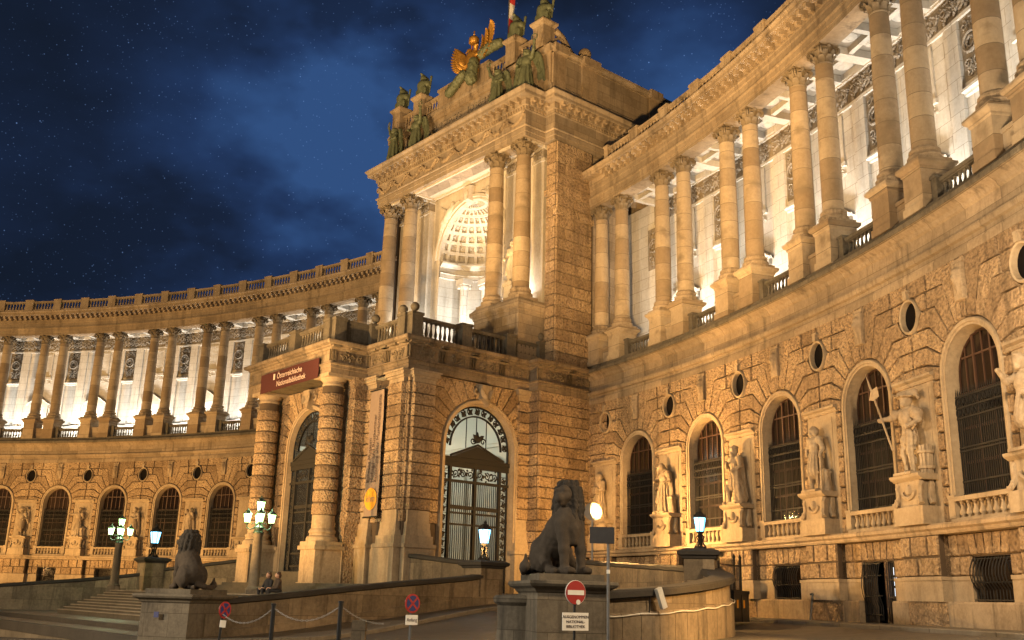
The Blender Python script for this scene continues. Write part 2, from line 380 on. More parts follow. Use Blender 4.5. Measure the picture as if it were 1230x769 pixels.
# ------------------------------------------------------------------ sculpture: rounded solids blended into one skin
def solid(prims, h, k=0.05, fold=None, noise=0.0, nsc=9.0):
    """prims ('c',p0,p1,r0,r1) tapered limb | ('e',centre,radii) | ('b',centre,half,round); returns verts, quads"""
    lo = np.array([1e9]*3); hi = -lo; boxes = []
    for p in prims:
        if p[0] == 'c':
            a, b = np.array(p[1],float), np.array(p[2],float); r = max(p[3], p[4]); l, u = np.minimum(a,b)-r, np.maximum(a,b)+r
        elif p[0] == 'e': c = np.array(p[1],float); rr = np.array(p[2],float); l, u = c-rr, c+rr
        else: c = np.array(p[1],float); rr = np.array(p[2],float)+p[3]; l, u = c-rr, c+rr
        boxes.append((l,u)); lo = np.minimum(lo,l); hi = np.maximum(hi,u)
    lo = lo-3*h-noise; hi = hi+3*h+noise
    n = np.ceil((hi-lo)/h).astype(int)+1
    ax = [lo[i]+h*np.arange(n[i]) for i in range(3)]
    F = np.full(n, 1.0)
    for p, (l, u) in zip(prims, boxes):
        pad = 2*k+2*h
        i0 = np.maximum(0, ((l-pad-lo)/h).astype(int)); i1 = np.minimum(n, ((u+pad-lo)/h).astype(int)+2)
        X = ax[0][i0[0]:i1[0],None,None]; Y = ax[1][None,i0[1]:i1[1],None]; Z = ax[2][None,None,i0[2]:i1[2]]
        if p[0] == 'c':
            a, b = np.array(p[1],float), np.array(p[2],float); ba = b-a; L2 = max(1e-9, ba@ba)
            t = np.clip(((X-a[0])*ba[0]+(Y-a[1])*ba[1]+(Z-a[2])*ba[2])/L2, 0, 1)
            d = np.sqrt((X-a[0]-t*ba[0])**2+(Y-a[1]-t*ba[1])**2+(Z-a[2]-t*ba[2])**2) - (p[3]+(p[4]-p[3])*t)
        elif p[0] == 'e':
            c, r = p[1], p[2]
            q = np.sqrt(((X-c[0])/r[0])**2+((Y-c[1])/r[1])**2+((Z-c[2])/r[2])**2)
            d = (q-1)*min(r)
        else:
            c, r = p[1], p[2]
            dx = np.maximum(np.abs(X-c[0])-r[0],0); dy = np.maximum(np.abs(Y-c[1])-r[1],0); dz = np.maximum(np.abs(Z-c[2])-r[2],0)
            d = np.sqrt(dx**2+dy**2+dz**2) - p[3]
        S = F[i0[0]:i1[0], i0[1]:i1[1], i0[2]:i1[2]]
        hh = np.maximum(k-np.abs(S-d),0)/k
        F[i0[0]:i1[0], i0[1]:i1[1], i0[2]:i1[2]] = np.minimum(S,d) - hh*hh*k*0.25
    X, Y, Z = np.meshgrid(*ax, indexing='ij')
    if fold is not None:                       # drapery: vertical folds below a height
        amp, cnt, ztop, ph = fold
        A = np.arctan2(Y, X)
        F = F + amp*np.sin(cnt*A + ph + 1.7*Z + 1.3*np.sin(3.1*Z))*np.clip((ztop-Z)/0.35, 0, 1)
    if noise > 0:
        F = F + noise*(np.sin(nsc*X+1.3*np.sin(nsc*.7*Z))*np.sin(nsc*1.13*Y+.5)*np.sin(nsc*.9*Z+2*np.sin(nsc*.5*X)))
    ins = F < 0
    # surface nets
    c = [ins[i:n[0]-1+i, j:n[1]-1+j, m:n[2]-1+m] for i in (0,1) for j in (0,1) for m in (0,1)]
    cnt = sum(x.astype(np.int8) for x in c); cells = (cnt > 0) & (cnt < 8)
    idx = np.full(cells.shape, -1, int); ijk = np.argwhere(cells); idx[cells] = np.arange(len(ijk))
    acc = np.zeros((len(ijk),3)); num = np.zeros(len(ijk))
    corners = [(i,j,m) for i in (0,1) for j in (0,1) for m in (0,1)]
    for a in range(8):
        for b in range(a+1,8):
            da = np.array(corners[b])-np.array(corners[a])
            if np.abs(da).sum() != 1: continue
            A = ijk+np.array(corners[a]); B = ijk+np.array(corners[b])
            fa = F[A[:,0],A[:,1],A[:,2]]; fb = F[B[:,0],B[:,1],B[:,2]]
            m = (fa < 0) != (fb < 0)
            t = np.where(m, fa/(fa-fb+1e-12), 0)
            acc[m] += (A+da*t[:,None])[m]; num[m] += 1
    V = lo + h*acc/np.maximum(num,1)[:,None]
    Q = []
    for d in range(3):
        e1, e2 = [(1,2),(2,0),(0,1)][d]
        sl = [slice(1,n[i]-1) for i in range(3)]; sl[d] = slice(0,n[d]-1); a = ins[tuple(sl)]
        sl2 = list(sl); sl2[d] = slice(1,n[d]); b = ins[tuple(sl2)]
        P = np.argwhere(a != b); off = np.array([1,1,1]); off[d] = 0; P = P+off
        if len(P) == 0: continue
        fl = ins[P[:,0],P[:,1],P[:,2]]
        def g(x, y):
            q = P.copy(); q[:,e1] -= x; q[:,e2] -= y; return idx[q[:,0],q[:,1],q[:,2]]
        q = np.stack([g(1,1), g(0,1), g(0,0), g(1,0)],1)
        q[~fl] = q[~fl][:,::-1]
        Q.append(q)
    Q = np.concatenate(Q); Q = Q[(Q >= 0).all(1)]
    return V, Q
def solid_mesh(name, prims, mat, h, scale=1.0, **kw):
    V, Q = solid(prims, h, **kw)
    me = bpy.data.meshes.new(name); me.from_pydata((V*scale).tolist(), [], Q.tolist()); me.materials.append(mat)
    me.polygons.foreach_set('use_smooth', [True]*len(me.polygons)); me.update(); return me
def rotz(p, a, c=(0,0)):
    x, y = p[0]-c[0], p[1]-c[1]; return (c[0]+x*math.cos(a)-y*math.sin(a), c[1]+x*math.sin(a)+y*math.cos(a), p[2])
def text_mesh(body, size, mat, extrude=0.01, align='CENTER', spacing=1.0, sx=1.0):
    cu = bpy.data.curves.new('lettering', 'FONT'); cu.body = body; cu.size = size; cu.extrude = extrude
    cu.align_x = align; cu.align_y = 'CENTER'; cu.space_character = spacing
    o = bpy.data.objects.new('lettering', cu); COL.objects.link(o)
    dg = bpy.context.evaluated_depsgraph_get(); dg.update()
    me = bpy.data.meshes.new_from_object(o.evaluated_get(dg)); me.materials.clear(); me.materials.append(mat)
    bpy.data.objects.remove(o)
    if sx != 1.0: me.transform(Matrix.Scale(sx, 4, (1,0,0)))
    return me
# ------------------------------------------------------------------ materials
class NT:
    def __init__(s, name):
        s.m = bpy.data.materials.new(name); s.m.use_nodes = True; s.t = s.m.node_tree; s.t.nodes.clear()
        s.out = s.t.nodes.new('ShaderNodeOutputMaterial'); s.b = s.t.nodes.new('ShaderNodeBsdfPrincipled')
        s.t.links.new(s.b.outputs[0], s.out.inputs[0])
    def n(s, t, **k):
        x = s.t.nodes.new(t)
        for a, v in k.items(): setattr(x, a, v)
        return x
    def l(s, a, b): s.t.links.new(a, b)
    def math(s, op, a, b=None, clamp=False):
        x = s.n('ShaderNodeMath', operation=op, use_clamp=clamp)
        for i, v in enumerate((a, b)):
            if v is None: continue
            if isinstance(v, (int, float)): x.inputs[i].default_value = v
            else: s.l(v, x.inputs[i])
        return x.outputs[0]
    def mix(s, f, a, b, mode='MIX'):
        x = s.n('ShaderNodeMix', data_type='RGBA', blend_type=mode)
        for i, v in ((0, f), (6, a), (7, b)):
            if isinstance(v, (int, float)): x.inputs[i].default_value = v
            elif isinstance(v, tuple): x.inputs[i].default_value = (*v, 1) if len(v) == 3 else v
            else: s.l(v, x.inputs[i])
        return x.outputs[2]
    def pos(s): return s.n('ShaderNodeNewGeometry').outputs['Position']
    def scaled(s, vec, sc):
        x = s.n('ShaderNodeMapping'); s.l(vec, x.inputs[0]); x.inputs['Scale'].default_value = sc; return x.outputs[0]
    def noise(s, vec, scale, detail=4, rough=0.55):
        x = s.n('ShaderNodeTexNoise'); s.l(vec, x.inputs['Vector']); x.inputs['Scale'].default_value = scale
        x.inputs['Detail'].default_value = detail; x.inputs['Roughness'].default_value = rough; return x.outputs[0]
    def ramp(s, f, stops):
        x = s.n('ShaderNodeValToRGB'); s.l(f, x.inputs[0]); e = x.color_ramp.elements
        while len(e) < len(stops): e.new(0.5)
        for el, (p, c) in zip(e, stops): el.position = p; el.color = (*c, 1) if isinstance(c, tuple) else (c, c, c, 1)
        return x.outputs[0]
def uvz(t, kind):
    """(running length, height) on the curved or the straight walls"""
    p = t.pos(); sp = t.n('ShaderNodeSeparateXYZ'); t.l(p, sp.inputs[0])
    x = t.math('SUBTRACT', sp.outputs[0], CX); y = t.math('SUBTRACT', sp.outputs[1], CY)
    if kind == 'arc': a = t.math('MULTIPLY', t.math('ARCTAN2', x, y), R0)
    else:
        a = t.math('ADD', t.math('MULTIPLY', x, math.cos(THM)+math.sin(THM)), t.math('MULTIPLY', y, math.cos(THM)-math.sin(THM)))
    c = t.n('ShaderNodeCombineXYZ'); t.l(a, c.inputs[0]); t.l(sp.outputs[2], c.inputs[1]); return c.outputs[0], sp.outputs[2]
def stone(name, light, dark, bump=0.3, bscale=9.0, ashlar=None, vary=0.35, stain=0.5, rough=0.88, bdist=0.03, vermi=False, drums=0.0, patch=0.6):
    k_ = .86 if name.startswith('pale') else .74
    light, dark = (light[0]*k_, light[1]*k_*.98, light[2]*k_*.95), (dark[0]*k_*.85, dark[1]*k_*.80, dark[2]*k_*.74)
    t = NT(name); p = t.pos()
    big = t.noise(p, 0.55, 6, 0.65); fine = t.noise(p, 7.0, 5, 0.7)
    f = t.math('ADD', t.math('MULTIPLY', big, 0.65), t.math('MULTIPLY', fine, 0.45))
    f = t.math('MULTIPLY', t.math('SUBTRACT', f, 0.32), 2.6, clamp=True)
    c = t.mix(f, dark, light)
    hgt = t.noise(p, bscale, 6, 0.65)
    if ashlar:
        v, z = uvz(t, ashlar[0]); br = t.n('ShaderNodeTexBrick'); t.l(v, br.inputs['Vector'])
        br.inputs['Scale'].default_value = 1.0; br.inputs['Brick Width'].default_value = ashlar[1]; br.inputs['Row Height'].default_value = ashlar[2]
        br.inputs['Mortar Size'].default_value = 0.012; br.inputs['Mortar Smooth'].default_value = 0.3
        br.inputs['Color1'].default_value = (1-vary,)*3+(1,); br.inputs['Color2'].default_value = (1.0,1.0,1.0,1); br.inputs['Mortar'].default_value = (.45,.42,.38,1)
        c = t.mix(1.0, c, br.outputs['Color'], 'MULTIPLY')
        hgt = t.math('ADD', hgt, t.math('MULTIPLY', br.outputs['Fac'], -1.2))
    if drums:                                # column shafts built of drums from different beds
        sp = t.n('ShaderNodeSeparateXYZ'); t.l(p, sp.inputs[0]); oi = t.n('ShaderNodeObjectInfo')
        k = t.math('FLOOR', t.math('MULTIPLY', t.math('ADD', sp.outputs[2], t.math('MULTIPLY', oi.outputs['Random'], 9.0)), 1/drums))
        wn = t.n('ShaderNodeTexWhiteNoise', noise_dimensions='2D'); cb = t.n('ShaderNodeCombineXYZ')
        t.l(k, cb.inputs[0]); t.l(t.math('MULTIPLY', oi.outputs['Random'], 71.0), cb.inputs[1]); t.l(cb.outputs[0], wn.inputs['Vector'])
        c = t.mix(1.0, c, t.ramp(wn.outputs[0], [(0.0, (.62,.55,.47)), (.35, (.80,.75,.69)), (.6, (1.0,.98,.95)), (1.0, (1.1,1.08,1.04))]), 'MULTIPLY')
        fr = t.math('FRACT', t.math('MULTIPLY', t.math('ADD', sp.outputs[2], t.math('MULTIPLY', oi.outputs['Random'], 9.0)), 1/drums))
        c = t.mix(t.math('LESS_THAN', fr, .022), c, tuple(x*.5 for x in dark))
        sm = t.noise(t.scaled(p, (1.1,1.1,1.4)), 1.0, 3, .5); c = t.mix(t.math('MULTIPLY', t.math('SUBTRACT', sm, .55), 5.0, clamp=True), c, tuple(x*.75 for x in dark))
    # rain streaks and soot
    st = t.noise(t.scaled(p, (1.6, 1.6, 0.16)), 1.0, 5, 0.7)
    st = t.math('MULTIPLY', t.math('SUBTRACT', st, 0.52), 5.0, clamp=True)
    c = t.mix(t.math('MULTIPLY', st, stain), c, tuple(x*0.33 for x in dark))
    bl = t.noise(p, 1.7, 6, 0.75); bl = t.math('MULTIPLY', t.math('SUBTRACT', bl, 0.55), 5.0, clamp=True)
    c = t.mix(t.math('MULTIPLY', bl, patch*0.6), c, tuple(x*0.5 for x in dark))
    if vermi:                                # rock-faced, worm-eaten dressing
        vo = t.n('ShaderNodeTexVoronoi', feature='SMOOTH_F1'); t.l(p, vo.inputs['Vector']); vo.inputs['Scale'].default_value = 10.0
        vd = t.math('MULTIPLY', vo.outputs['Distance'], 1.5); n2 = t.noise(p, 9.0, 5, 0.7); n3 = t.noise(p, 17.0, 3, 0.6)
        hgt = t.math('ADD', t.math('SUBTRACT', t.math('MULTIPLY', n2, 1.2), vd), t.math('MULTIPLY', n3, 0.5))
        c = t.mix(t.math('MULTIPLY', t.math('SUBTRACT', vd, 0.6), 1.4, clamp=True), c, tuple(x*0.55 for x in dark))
    if vermi:                                # every block comes from its own bed of the quarry
        gi = t.n('ShaderNodeNewGeometry'); oi = t.n('ShaderNodeObjectInfo'); wn = t.n('ShaderNodeTexWhiteNoise', noise_dimensions='2D'); cb = t.n('ShaderNodeCombineXYZ')
        t.l(gi.outputs['Random Per Island'], cb.inputs[0]); t.l(oi.outputs['Random'], cb.inputs[1]); t.l(cb.outputs[0], wn.inputs['Vector'])
        c = t.mix(1.0, c, t.ramp(wn.outputs[0], [(0, (.60,.56,.52)), (.3, (.82,.79,.76)), (.7, (1,.97,.94)), (1, (1.12,1.1,1.06))]), 'MULTIPLY')
        hgt = t.math('MULTIPLY', hgt, t.math('ADD', t.math('MULTIPLY', wn.outputs[0], .7), .55))
    b = t.n('ShaderNodeBump'); b.inputs['Strength'].default_value = bump; b.inputs['Distance'].default_value = bdist
    t.l(hgt, b.inputs['Height']); t.l(b.outputs[0], t.b.inputs['Normal']); t.l(c, t.b.inputs['Base Color']); t.b.inputs['Roughness'].default_value = rough
    return t.m
def plain(name, col, rough=0.6, metal=0.0, bump=0.0, bscale=20, vary=0.25, spec=0.5):
    t = NT(name); p = t.pos(); n = t.noise(p, 6.0, 5, 0.65)
    c = t.mix(n, tuple(x*(1-vary) for x in col), tuple(min(1, x*(1+vary)) for x in col))
    t.l(c, t.b.inputs['Base Color']); t.b.inputs['Metallic'].default_value = metal
    t.l(t.math('ADD', t.math('MULTIPLY', n, 0.25), rough-0.12), t.b.inputs['Roughness']); t.b.inputs['Specular IOR Level'].default_value = spec
    if bump:
        b = t.n('ShaderNodeBump'); b.inputs['Strength'].default_value = bump; b.inputs['Distance'].default_value = 0.03
        t.l(t.noise(p, bscale, 5, 0.65), b.inputs['Height']); t.l(b.outputs[0], t.b.inputs['Normal'])
    return t.m
def glow(name, col, strength):
    t = NT(name); t.b.inputs['Base Color'].default_value = (*col, 1); t.b.inputs['Emission Color'].default_value = (*col, 1)
    t.b.inputs['Emission Strength'].default_value = strength; return t.m
LIGHT, DARK = (.50,.40,.28), (.30,.23,.155)
M = {}
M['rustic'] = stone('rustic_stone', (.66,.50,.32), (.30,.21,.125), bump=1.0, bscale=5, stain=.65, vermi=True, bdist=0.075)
M['ashlar'] = stone('ashlar_stone', (.48,.38,.26), (.27,.20,.125), bump=.25, ashlar=('arc',1.9,.72), vary=.32, stain=.8, patch=.9)
M['ashlar_flat'] = stone('ashlar_stone_straight', (.50,.41,.30), (.33,.26,.18), bump=.3, ashlar=('flat',1.3,.6), vary=.3, stain=.65)
M['joint_shade'] = plain('dark_joints', (.075,.052,.032), .95, vary=.3)  # near-black backing behind the blocks: shade of the joints put into the colour
M['sooted'] = stone('soot_stained_ashlar', (.40,.31,.21), (.16,.12,.08), bump=.3, ashlar=('flat',1.3,.6), vary=.4, stain=.9, patch=1.0)
M['trim'] = stone('moulded_stone', (.52,.41,.28), (.25,.185,.115), bump=.3, bscale=12, stain=.9, patch=1.0)
M['smooth'] = stone('dressed_stone', (.52,.42,.29), (.32,.245,.16), bump=.2, bscale=14, stain=.55, patch=.55)
M['column'] = stone('column_stone', (.52,.43,.31), (.38,.30,.20), bump=.15, bscale=10, drums=.95, stain=.25, patch=.35)
M['white'] = stone('pale_hall_stone', (.66,.63,.56), (.52,.48,.41), bump=.15, ashlar=('arc',1.4,.7), vary=.10, stain=.35, patch=.3)
M['pale'] = stone('pale_trim_stone', (.62,.57,.48), (.45,.40,.32), bump=.2, stain=.35, patch=.35)
M['relief'] = stone('carved_stone', (.40,.35,.28), (.15,.12,.085), bump=.4, bscale=16, stain=.6)
M['relief_dark'] = stone('sooty_carved_stone', (.30,.235,.15), (.11,.085,.055), bump=.4, bscale=16, stain=.6)
M['statue'] = stone('statue_stone', (.56,.46,.33), (.27,.20,.13), bump=.2, bscale=18, stain=.5, patch=.5)
M['dirty'] = stone('sooty_stone', (.20,.17,.125), (.07,.06,.043), bump=.4, bscale=8, stain=.8, patch=.9)
M['wallstone'] = stone('ramp_wall_stone', (.38,.30,.20), (.11,.085,.055), bump=.35, bscale=8, ashlar=('flat',1.5,.8), vary=.5, stain=.9, patch=.9)
M['slabs'] = stone('upright_slabs', (.30,.24,.165), (.12,.095,.065), bump=.3, bscale=7, stain=.9, patch=.9)
M['coping'] = stone('coping_stone', (.05,.044,.037), (.022,.02,.017), bump=.3, stain=.4)
M['lion'] = stone('lion_stone', (.085,.064,.044), (.036,.028,.02), bump=.3, bscale=10, stain=.5, patch=.8)
M['mane'] = stone('mane_stone', (.06,.048,.035), (.026,.021,.016), bump=.5, bscale=14, stain=.5, patch=.8)
M['iron'] = plain('wrought_iron', (.014,.013,.012), .75, .0, spec=.25)
M['greeniron'] = plain('green_painted_iron', (.03,.055,.045), .45, .2)
M['wood'] = plain('oak_frames', (.05,.02,.009), .6)
M['bronze'] = plain('green_bronze', (.115,.13,.075), .6, .2, .4, 14, .5)
M['bronze_dark'] = plain('dark_bronze_letters', (.07,.05,.03), .6, .3)
M['gold'] = plain('gilding', (.55,.29,.06), .42, .7, .3, 20, .35)
M['black'] = plain('black_paint', (.012,.012,.012), .4)
M['grey'] = plain('grey_galvanised', (.16,.16,.16), .45, .5)
M['chain'] = plain('weathered_chain', (.33,.32,.30), .5, .3)
M['slate'] = plain('dark_sign_back', (.05,.05,.055), .5, .3)
M['signred'] = plain('sign_red', (.30,.016,.013), .5, vary=.1)
M['signblue'] = plain('sign_blue', (.014,.022,.11), .5, vary=.1)
M['signwhite'] = plain('sign_white', (.72,.70,.65), .5, vary=.08)
M['maroon'] = plain('banner_maroon', (.05,.0065,.006), .85, vary=.2)
M['cream'] = plain('banner_beige', (.25,.185,.14), .85, vary=.2)
M['yellow'] = plain('banner_yellow', (.72,.33,.02), .8, vary=.1)
M['letter'] = plain('banner_lettering', (.62,.50,.44), .7, vary=.05)
M['darkletter'] = plain('dark_lettering', (.05,.03,.03), .7, vary=.05)
M['skin'] = plain('skin', (.42,.24,.16), .6, vary=.1)
M['cloth'] = plain('dark_cloth', (.02,.02,.022), .9)
M['cloth2'] = plain('brown_cloth', (.05,.035,.025), .9)
M['hair'] = plain('brown_hair', (.10,.05,.025), .7)
M['flagred'] = plain('flag_red', (.42,.03,.03), .8); M['flagwhite'] = plain('flag_white', (.6,.58,.55), .8)
M['steel'] = plain('white_lamp_housing', (.6,.58,.52), .4)
M['plaster'] = plain('hall_plaster', (.52,.51,.45), .8, vary=.06)
M['lampg'] = glow('lantern_glass_green', (.55,1.0,.36), 6)
M['lampb'] = glow('lantern_glass_blue', (.22,.66,1.0), 5)
M['floodglass'] = glow('floodlight_glass', (1.0,.70,.34), 300)
M['bluewin'] = glow('lit_window_blue', (.62,.78,1.0), 1.5)
def glass(name, col, see=0.0):
    t = NT(name); p = t.pos(); n = t.noise(t.scaled(p,(3.2,3.2,.25)), 1.5, 4, .6)
    oi = t.n('ShaderNodeObjectInfo'); k = t.math('ADD', t.math('MULTIPLY', oi.outputs['Random'], .9), .35)
    c = t.mix(n, tuple(x*.35 for x in col), tuple(x*1.9 for x in col)); cc = t.n('ShaderNodeVectorMath', operation='SCALE'); t.l(c, cc.inputs[0]); t.l(k, cc.inputs['Scale'])
    t.l(cc.outputs[0], t.b.inputs['Base Color'])
    t.b.inputs['Roughness'].default_value = .12; t.b.inputs['Specular IOR Level'].default_value = .5
    if see:
        tr = t.n('ShaderNodeBsdfTransparent'); mx = t.n('ShaderNodeMixShader'); mx.inputs[0].default_value = see
        t.l(t.b.outputs[0], mx.inputs[1]); t.l(tr.outputs[0], mx.inputs[2]); t.l(mx.outputs[0], t.out.inputs[0])
    return t.m
M['voidglass'] = plain('unlit_glass', (.005,.004,.004), .8, spec=.08); M['glass'] = glass('dark_window_glass', (.017,.011,.007)); M['clear'] = glass('clear_glass', (.05,.05,.05), .85)
def ground_mat(name, a, b, bump, sc, tile=None):
    t = NT(name); p = t.pos(); n1 = t.noise(p, .35, 5, .6); n2 = t.noise(p, sc, 4, .7); n3 = t.noise(p, 90, 2, .5)
    f = t.math('ADD', t.math('MULTIPLY', n1, .6), t.math('MULTIPLY', n2, .4)); f = t.math('MULTIPLY', t.math('SUBTRACT', f, .3), 2.4, clamp=True)
    c = t.mix(f, a, b); h = t.math('ADD', n3, t.math('MULTIPLY', n2, .5))
    if tile:
        br = t.n('ShaderNodeTexBrick'); t.l(p, br.inputs['Vector']); br.inputs['Scale'].default_value = 1
        br.inputs['Brick Width'].default_value = tile[0]; br.inputs['Row Height'].default_value = tile[1]; br.inputs['Mortar Size'].default_value = .012
        br.inputs['Color1'].default_value = (.75,.75,.75,1); br.inputs['Color2'].default_value = (1,1,1,1); br.inputs['Mortar'].default_value = (.35,.35,.35,1)
        c = t.mix(1.0, c, br.outputs['Color'], 'MULTIPLY')
    bm = t.n('ShaderNodeBump'); bm.inputs['Strength'].default_value = bump; bm.inputs['Distance'].default_value = .02
    t.l(h, bm.inputs['Height']); t.l(bm.outputs[0], t.b.inputs['Normal']); t.l(c, t.b.inputs['Base Color'])
    t.l(t.ramp(f, [(0,.32),(1,.7)]), t.b.inputs['Roughness']); return t.m
M['asphalt'] = ground_mat('asphalt', (.042,.038,.034), (.105,.094,.08), .6, 2.2)
M['paving'] = ground_mat('paving', (.085,.073,.055), (.18,.155,.12), .4, 4.0, (1.2,.8))
M['kerb'] = stone('kerb_granite', (.30,.27,.22), (.17,.15,.12), bump=.2, ashlar=('flat',1.0,2.0), vary=.2, stain=.2)
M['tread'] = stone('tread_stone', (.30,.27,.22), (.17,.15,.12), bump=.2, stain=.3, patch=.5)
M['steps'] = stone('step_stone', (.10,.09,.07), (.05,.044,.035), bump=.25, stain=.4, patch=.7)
# ------------------------------------------------------------------ carved ornament shared by several places
def spiral(cx, cz, r, turns, a0, dirn=1, y=0.0, n=14):
    return [(cx + r*(1-.85*i/n)*math.cos(a0+dirn*turns*2*PI*i/n), y, cz + r*(1-.85*i/n)*math.sin(a0+dirn*turns*2*PI*i/n)) for i in range(n+1)]
def leaf(mb, x, z, a, l, w, y, d, mi=0):
    """pointed leaf lying on the y plane, swelling by d"""
    ca, sa = math.cos(a), math.sin(a); P = []
    for t, k in ((0,.25),(.35,1),(.7,.75),(1,0)):
        row = []
        for s in (-1,0,1):
            px, pz = t*l, s*w*k; row.append((x+ca*px-sa*pz, y-(d*(1.2-t) if s == 0 else d*.1), z+sa*px+ca*pz))
        P.append(row)
    mb.grid(P, mi)
def scrollwork(mb, x0, x1, z0, z1, y, r=0.035, unit=None, seed=0, mi=0, seg=5, leaves=True):
    """rinceau: running spirals with leaves filling a rectangle"""
    rr = random.Random(seed); H = z1-z0; unit = unit or H*0.95; n = max(1, round((x1-x0)/unit)); u = (x1-x0)/n
    for i in range(n):
        cx = x0+u*(i+.5); cz = (z0+z1)/2; up = 1 if i % 2 else -1
        mb.tube(spiral(cx, cz, min(u,H)*.42, 1.35, PI/2*up, -up, y-r*.4), r, seg, mi)
        if leaves:
            for k in range(6):
                a = rr.uniform(0, 2*PI); d = rr.uniform(.18,.44)
                leaf(mb, cx+d*u*math.cos(a), cz+d*H*math.sin(a), a+rr.uniform(-.9,.9), .2*H+.06, .085*H+.02, y-r*.5, r*1.3, mi)
            mb.lathe([(.0,-.02),(r*1.6,0),(0,r*1.2)], 0, 0, 6, mi=mi) if False else None
    return mb
def medallion(mb, cx, z0, z1, w, y, mi=0, seed=3):
    """hanging trophy: ring wreath, ribbons, scrolls below"""
    H = z1-z0; cz = z0+H*.56; r = w*.36
    mb.tube([(cx+r*math.cos(a), y-.05, cz+r*math.sin(a)) for a in np.linspace(0,2*PI,19)], .075, 6, mi)
    mb.tube([(cx+r*.55*math.cos(a), y-.05, cz+r*.55*math.sin(a)) for a in np.linspace(0,2*PI,15)], .05, 5, mi)
    rr = random.Random(seed)
    for s in (-1, 1):
        mb.tube(spiral(cx+s*w*.27, z0+H*.87, w*.2, 1.2, PI/2, s, y-.03), .045, 5, mi)
        mb.tube(spiral(cx+s*w*.25, z0+H*.24, w*.22, 1.3, -PI/2, -s, y-.03), .045, 5, mi)
        mb.tube(spiral(cx+s*w*.2, z0+H*.07, w*.17, 1.1, PI/2, s, y-.03), .04, 5, mi)
    for k in range(30):
        a = rr.uniform(0,2*PI); x = cx+rr.uniform(-.42,.42)*w; z = z0+rr.uniform(.03,.97)*H
        leaf(mb, x, z, a, .26, .09, y, .07, mi)
def corinthian(mb, cx, cy, z0, r, h, square=False, mi=0):
    """bell with two rings of acanthus, corner volutes and a concave abacus"""
    mb.lathe([(r*1.02,z0),(r*1.1,z0+.04*h),(r*.95,z0+.08*h),(r*.95,z0+.5*h),(r*1.15,z0+.8*h),(r*1.3,z0+.88*h)], cx, cy, 12, mi=mi)
    def lf(a, za, zb, rb, out, w):
        ca, sa = math.cos(a), math.sin(a); P = []
        for t, o, k in ((0,0,.8),(.45,.12,1.1),(.8,.55,.95),(1,1,.7),(.9,1.25,.35)):
            row = []
            for s in (-1,-.4,.4,1):
                rr = rb + out*o - (.06*r*abs(s)); tx = s*w*k
                row.append((cx+ca*rr-sa*tx, cy+sa*rr+ca*tx, za+(zb-za)*t))
            P.append(row)
        mb.grid(P, mi)
    for i in range(8): lf(2*PI*i/8, z0+.06*h, z0+.42*h, r*1.0, r*.42, r*.36)
    for i in range(8): lf(2*PI*(i+.5)/8, z0+.1*h, z0+.68*h, r*1.0, r*.55, r*.34)
    for i in range(4):
        a = PI/4+PI/2*i; ca, sa = math.cos(a), math.sin(a)
        for s in (-1, 1):
            pts = []
            for k in range(10):
                b = -PI/2 + 1.35*2*PI*k/9; q = .2*h*(1-.75*k/9)
                rr = r*1.45 + q*math.cos(b); pts.append((cx+ca*rr-sa*s*.06*r*2, cy+sa*rr+ca*s*.06*r*2, z0+.72*h+q*math.sin(b)))
            mb.tube(pts, .055*h, 5, mi)
        lf(a, z0+.35*h, z0+.75*h, r*1.05, r*.45, r*.2)
    n = 6; R1 = r*1.75; pts = []
    for i in range(4):
        a0 = PI/4+PI/2*i; a1 = a0+PI/2
        p0 = (math.cos(a0)*R1, math.sin(a0)*R1); p1 = (math.cos(a1)*R1, math.sin(a1)*R1); am = (a0+a1)/2
        for k in range(n):
            t = k/n; b = .23*r*4*t*(1-t)
            pts.append((p0[0]+(p1[0]-p0[0])*t - math.cos(am)*b, p0[1]+(p1[1]-p0[1])*t - math.sin(am)*b))
    m = len(pts)
    for za, zb, k in ((.88,.94,.95),(.94,1.0,1.03)):
        mb.add([(cx+p[0]*k, cy+p[1]*k, z0+za*h) for p in pts]+[(cx+p[0]*k, cy+p[1]*k, z0+zb*h) for p in pts],
               [(i,(i+1)%m,m+(i+1)%m,m+i) for i in range(m)]+[tuple(range(m))[::-1], tuple(range(m,2*m))], mi)
    for i in range(4):
        a = PI/2*i; mb.lathe([(0,z0+.84*h),(.16*r*1.4,z0+.88*h),(.2*r*1.4,z0+.94*h),(0,z0+1.0*h)], cx+math.cos(a)*r*1.28, cy+math.sin(a)*r*1.28, 6, mi=mi)
def attic_base(r, z0, z1):
    h = z1-z0; return [(r*1.36,z0),(r*1.36,z0+.25*h),(r*1.42,z0+.33*h),(r*1.36,z0+.43*h),(r*1.16,z0+.5*h),(r*1.14,z0+.62*h),(r*1.26,z0+.7*h),(r*1.24,z0+.85*h),(r*1.08,z0+.92*h),(r*1.04,z1)]
def ironbars(mb, x0, x1, y, z0, z1, sp, r=.014, spikes=0.0, belly=0.0, mi=0):
    n = max(2, int((x1-x0)/sp))
    for i in range(n+1):
        x = x0+(x1-x0)*i/n
        if belly:
            mb.tube([(x, y-belly*math.sin(PI*min(1,t*1.35)) - (0.05 if t < .74 else 0), z1+(z0-z1)*t) for t in (0,.12,.25,.4,.55,.74,1.0)], r, 4, mi)
        else: mb.box(x-r, x+r, y-r, y+r, z0, z1, mi)
        if spikes: mb.add([(x-.03,y,z1),(x,y-.02,z1+spikes*.35),(x+.03,y,z1),(x,y,z1+spikes)], [(0,1,3),(1,2,3),(0,3,2)], mi)

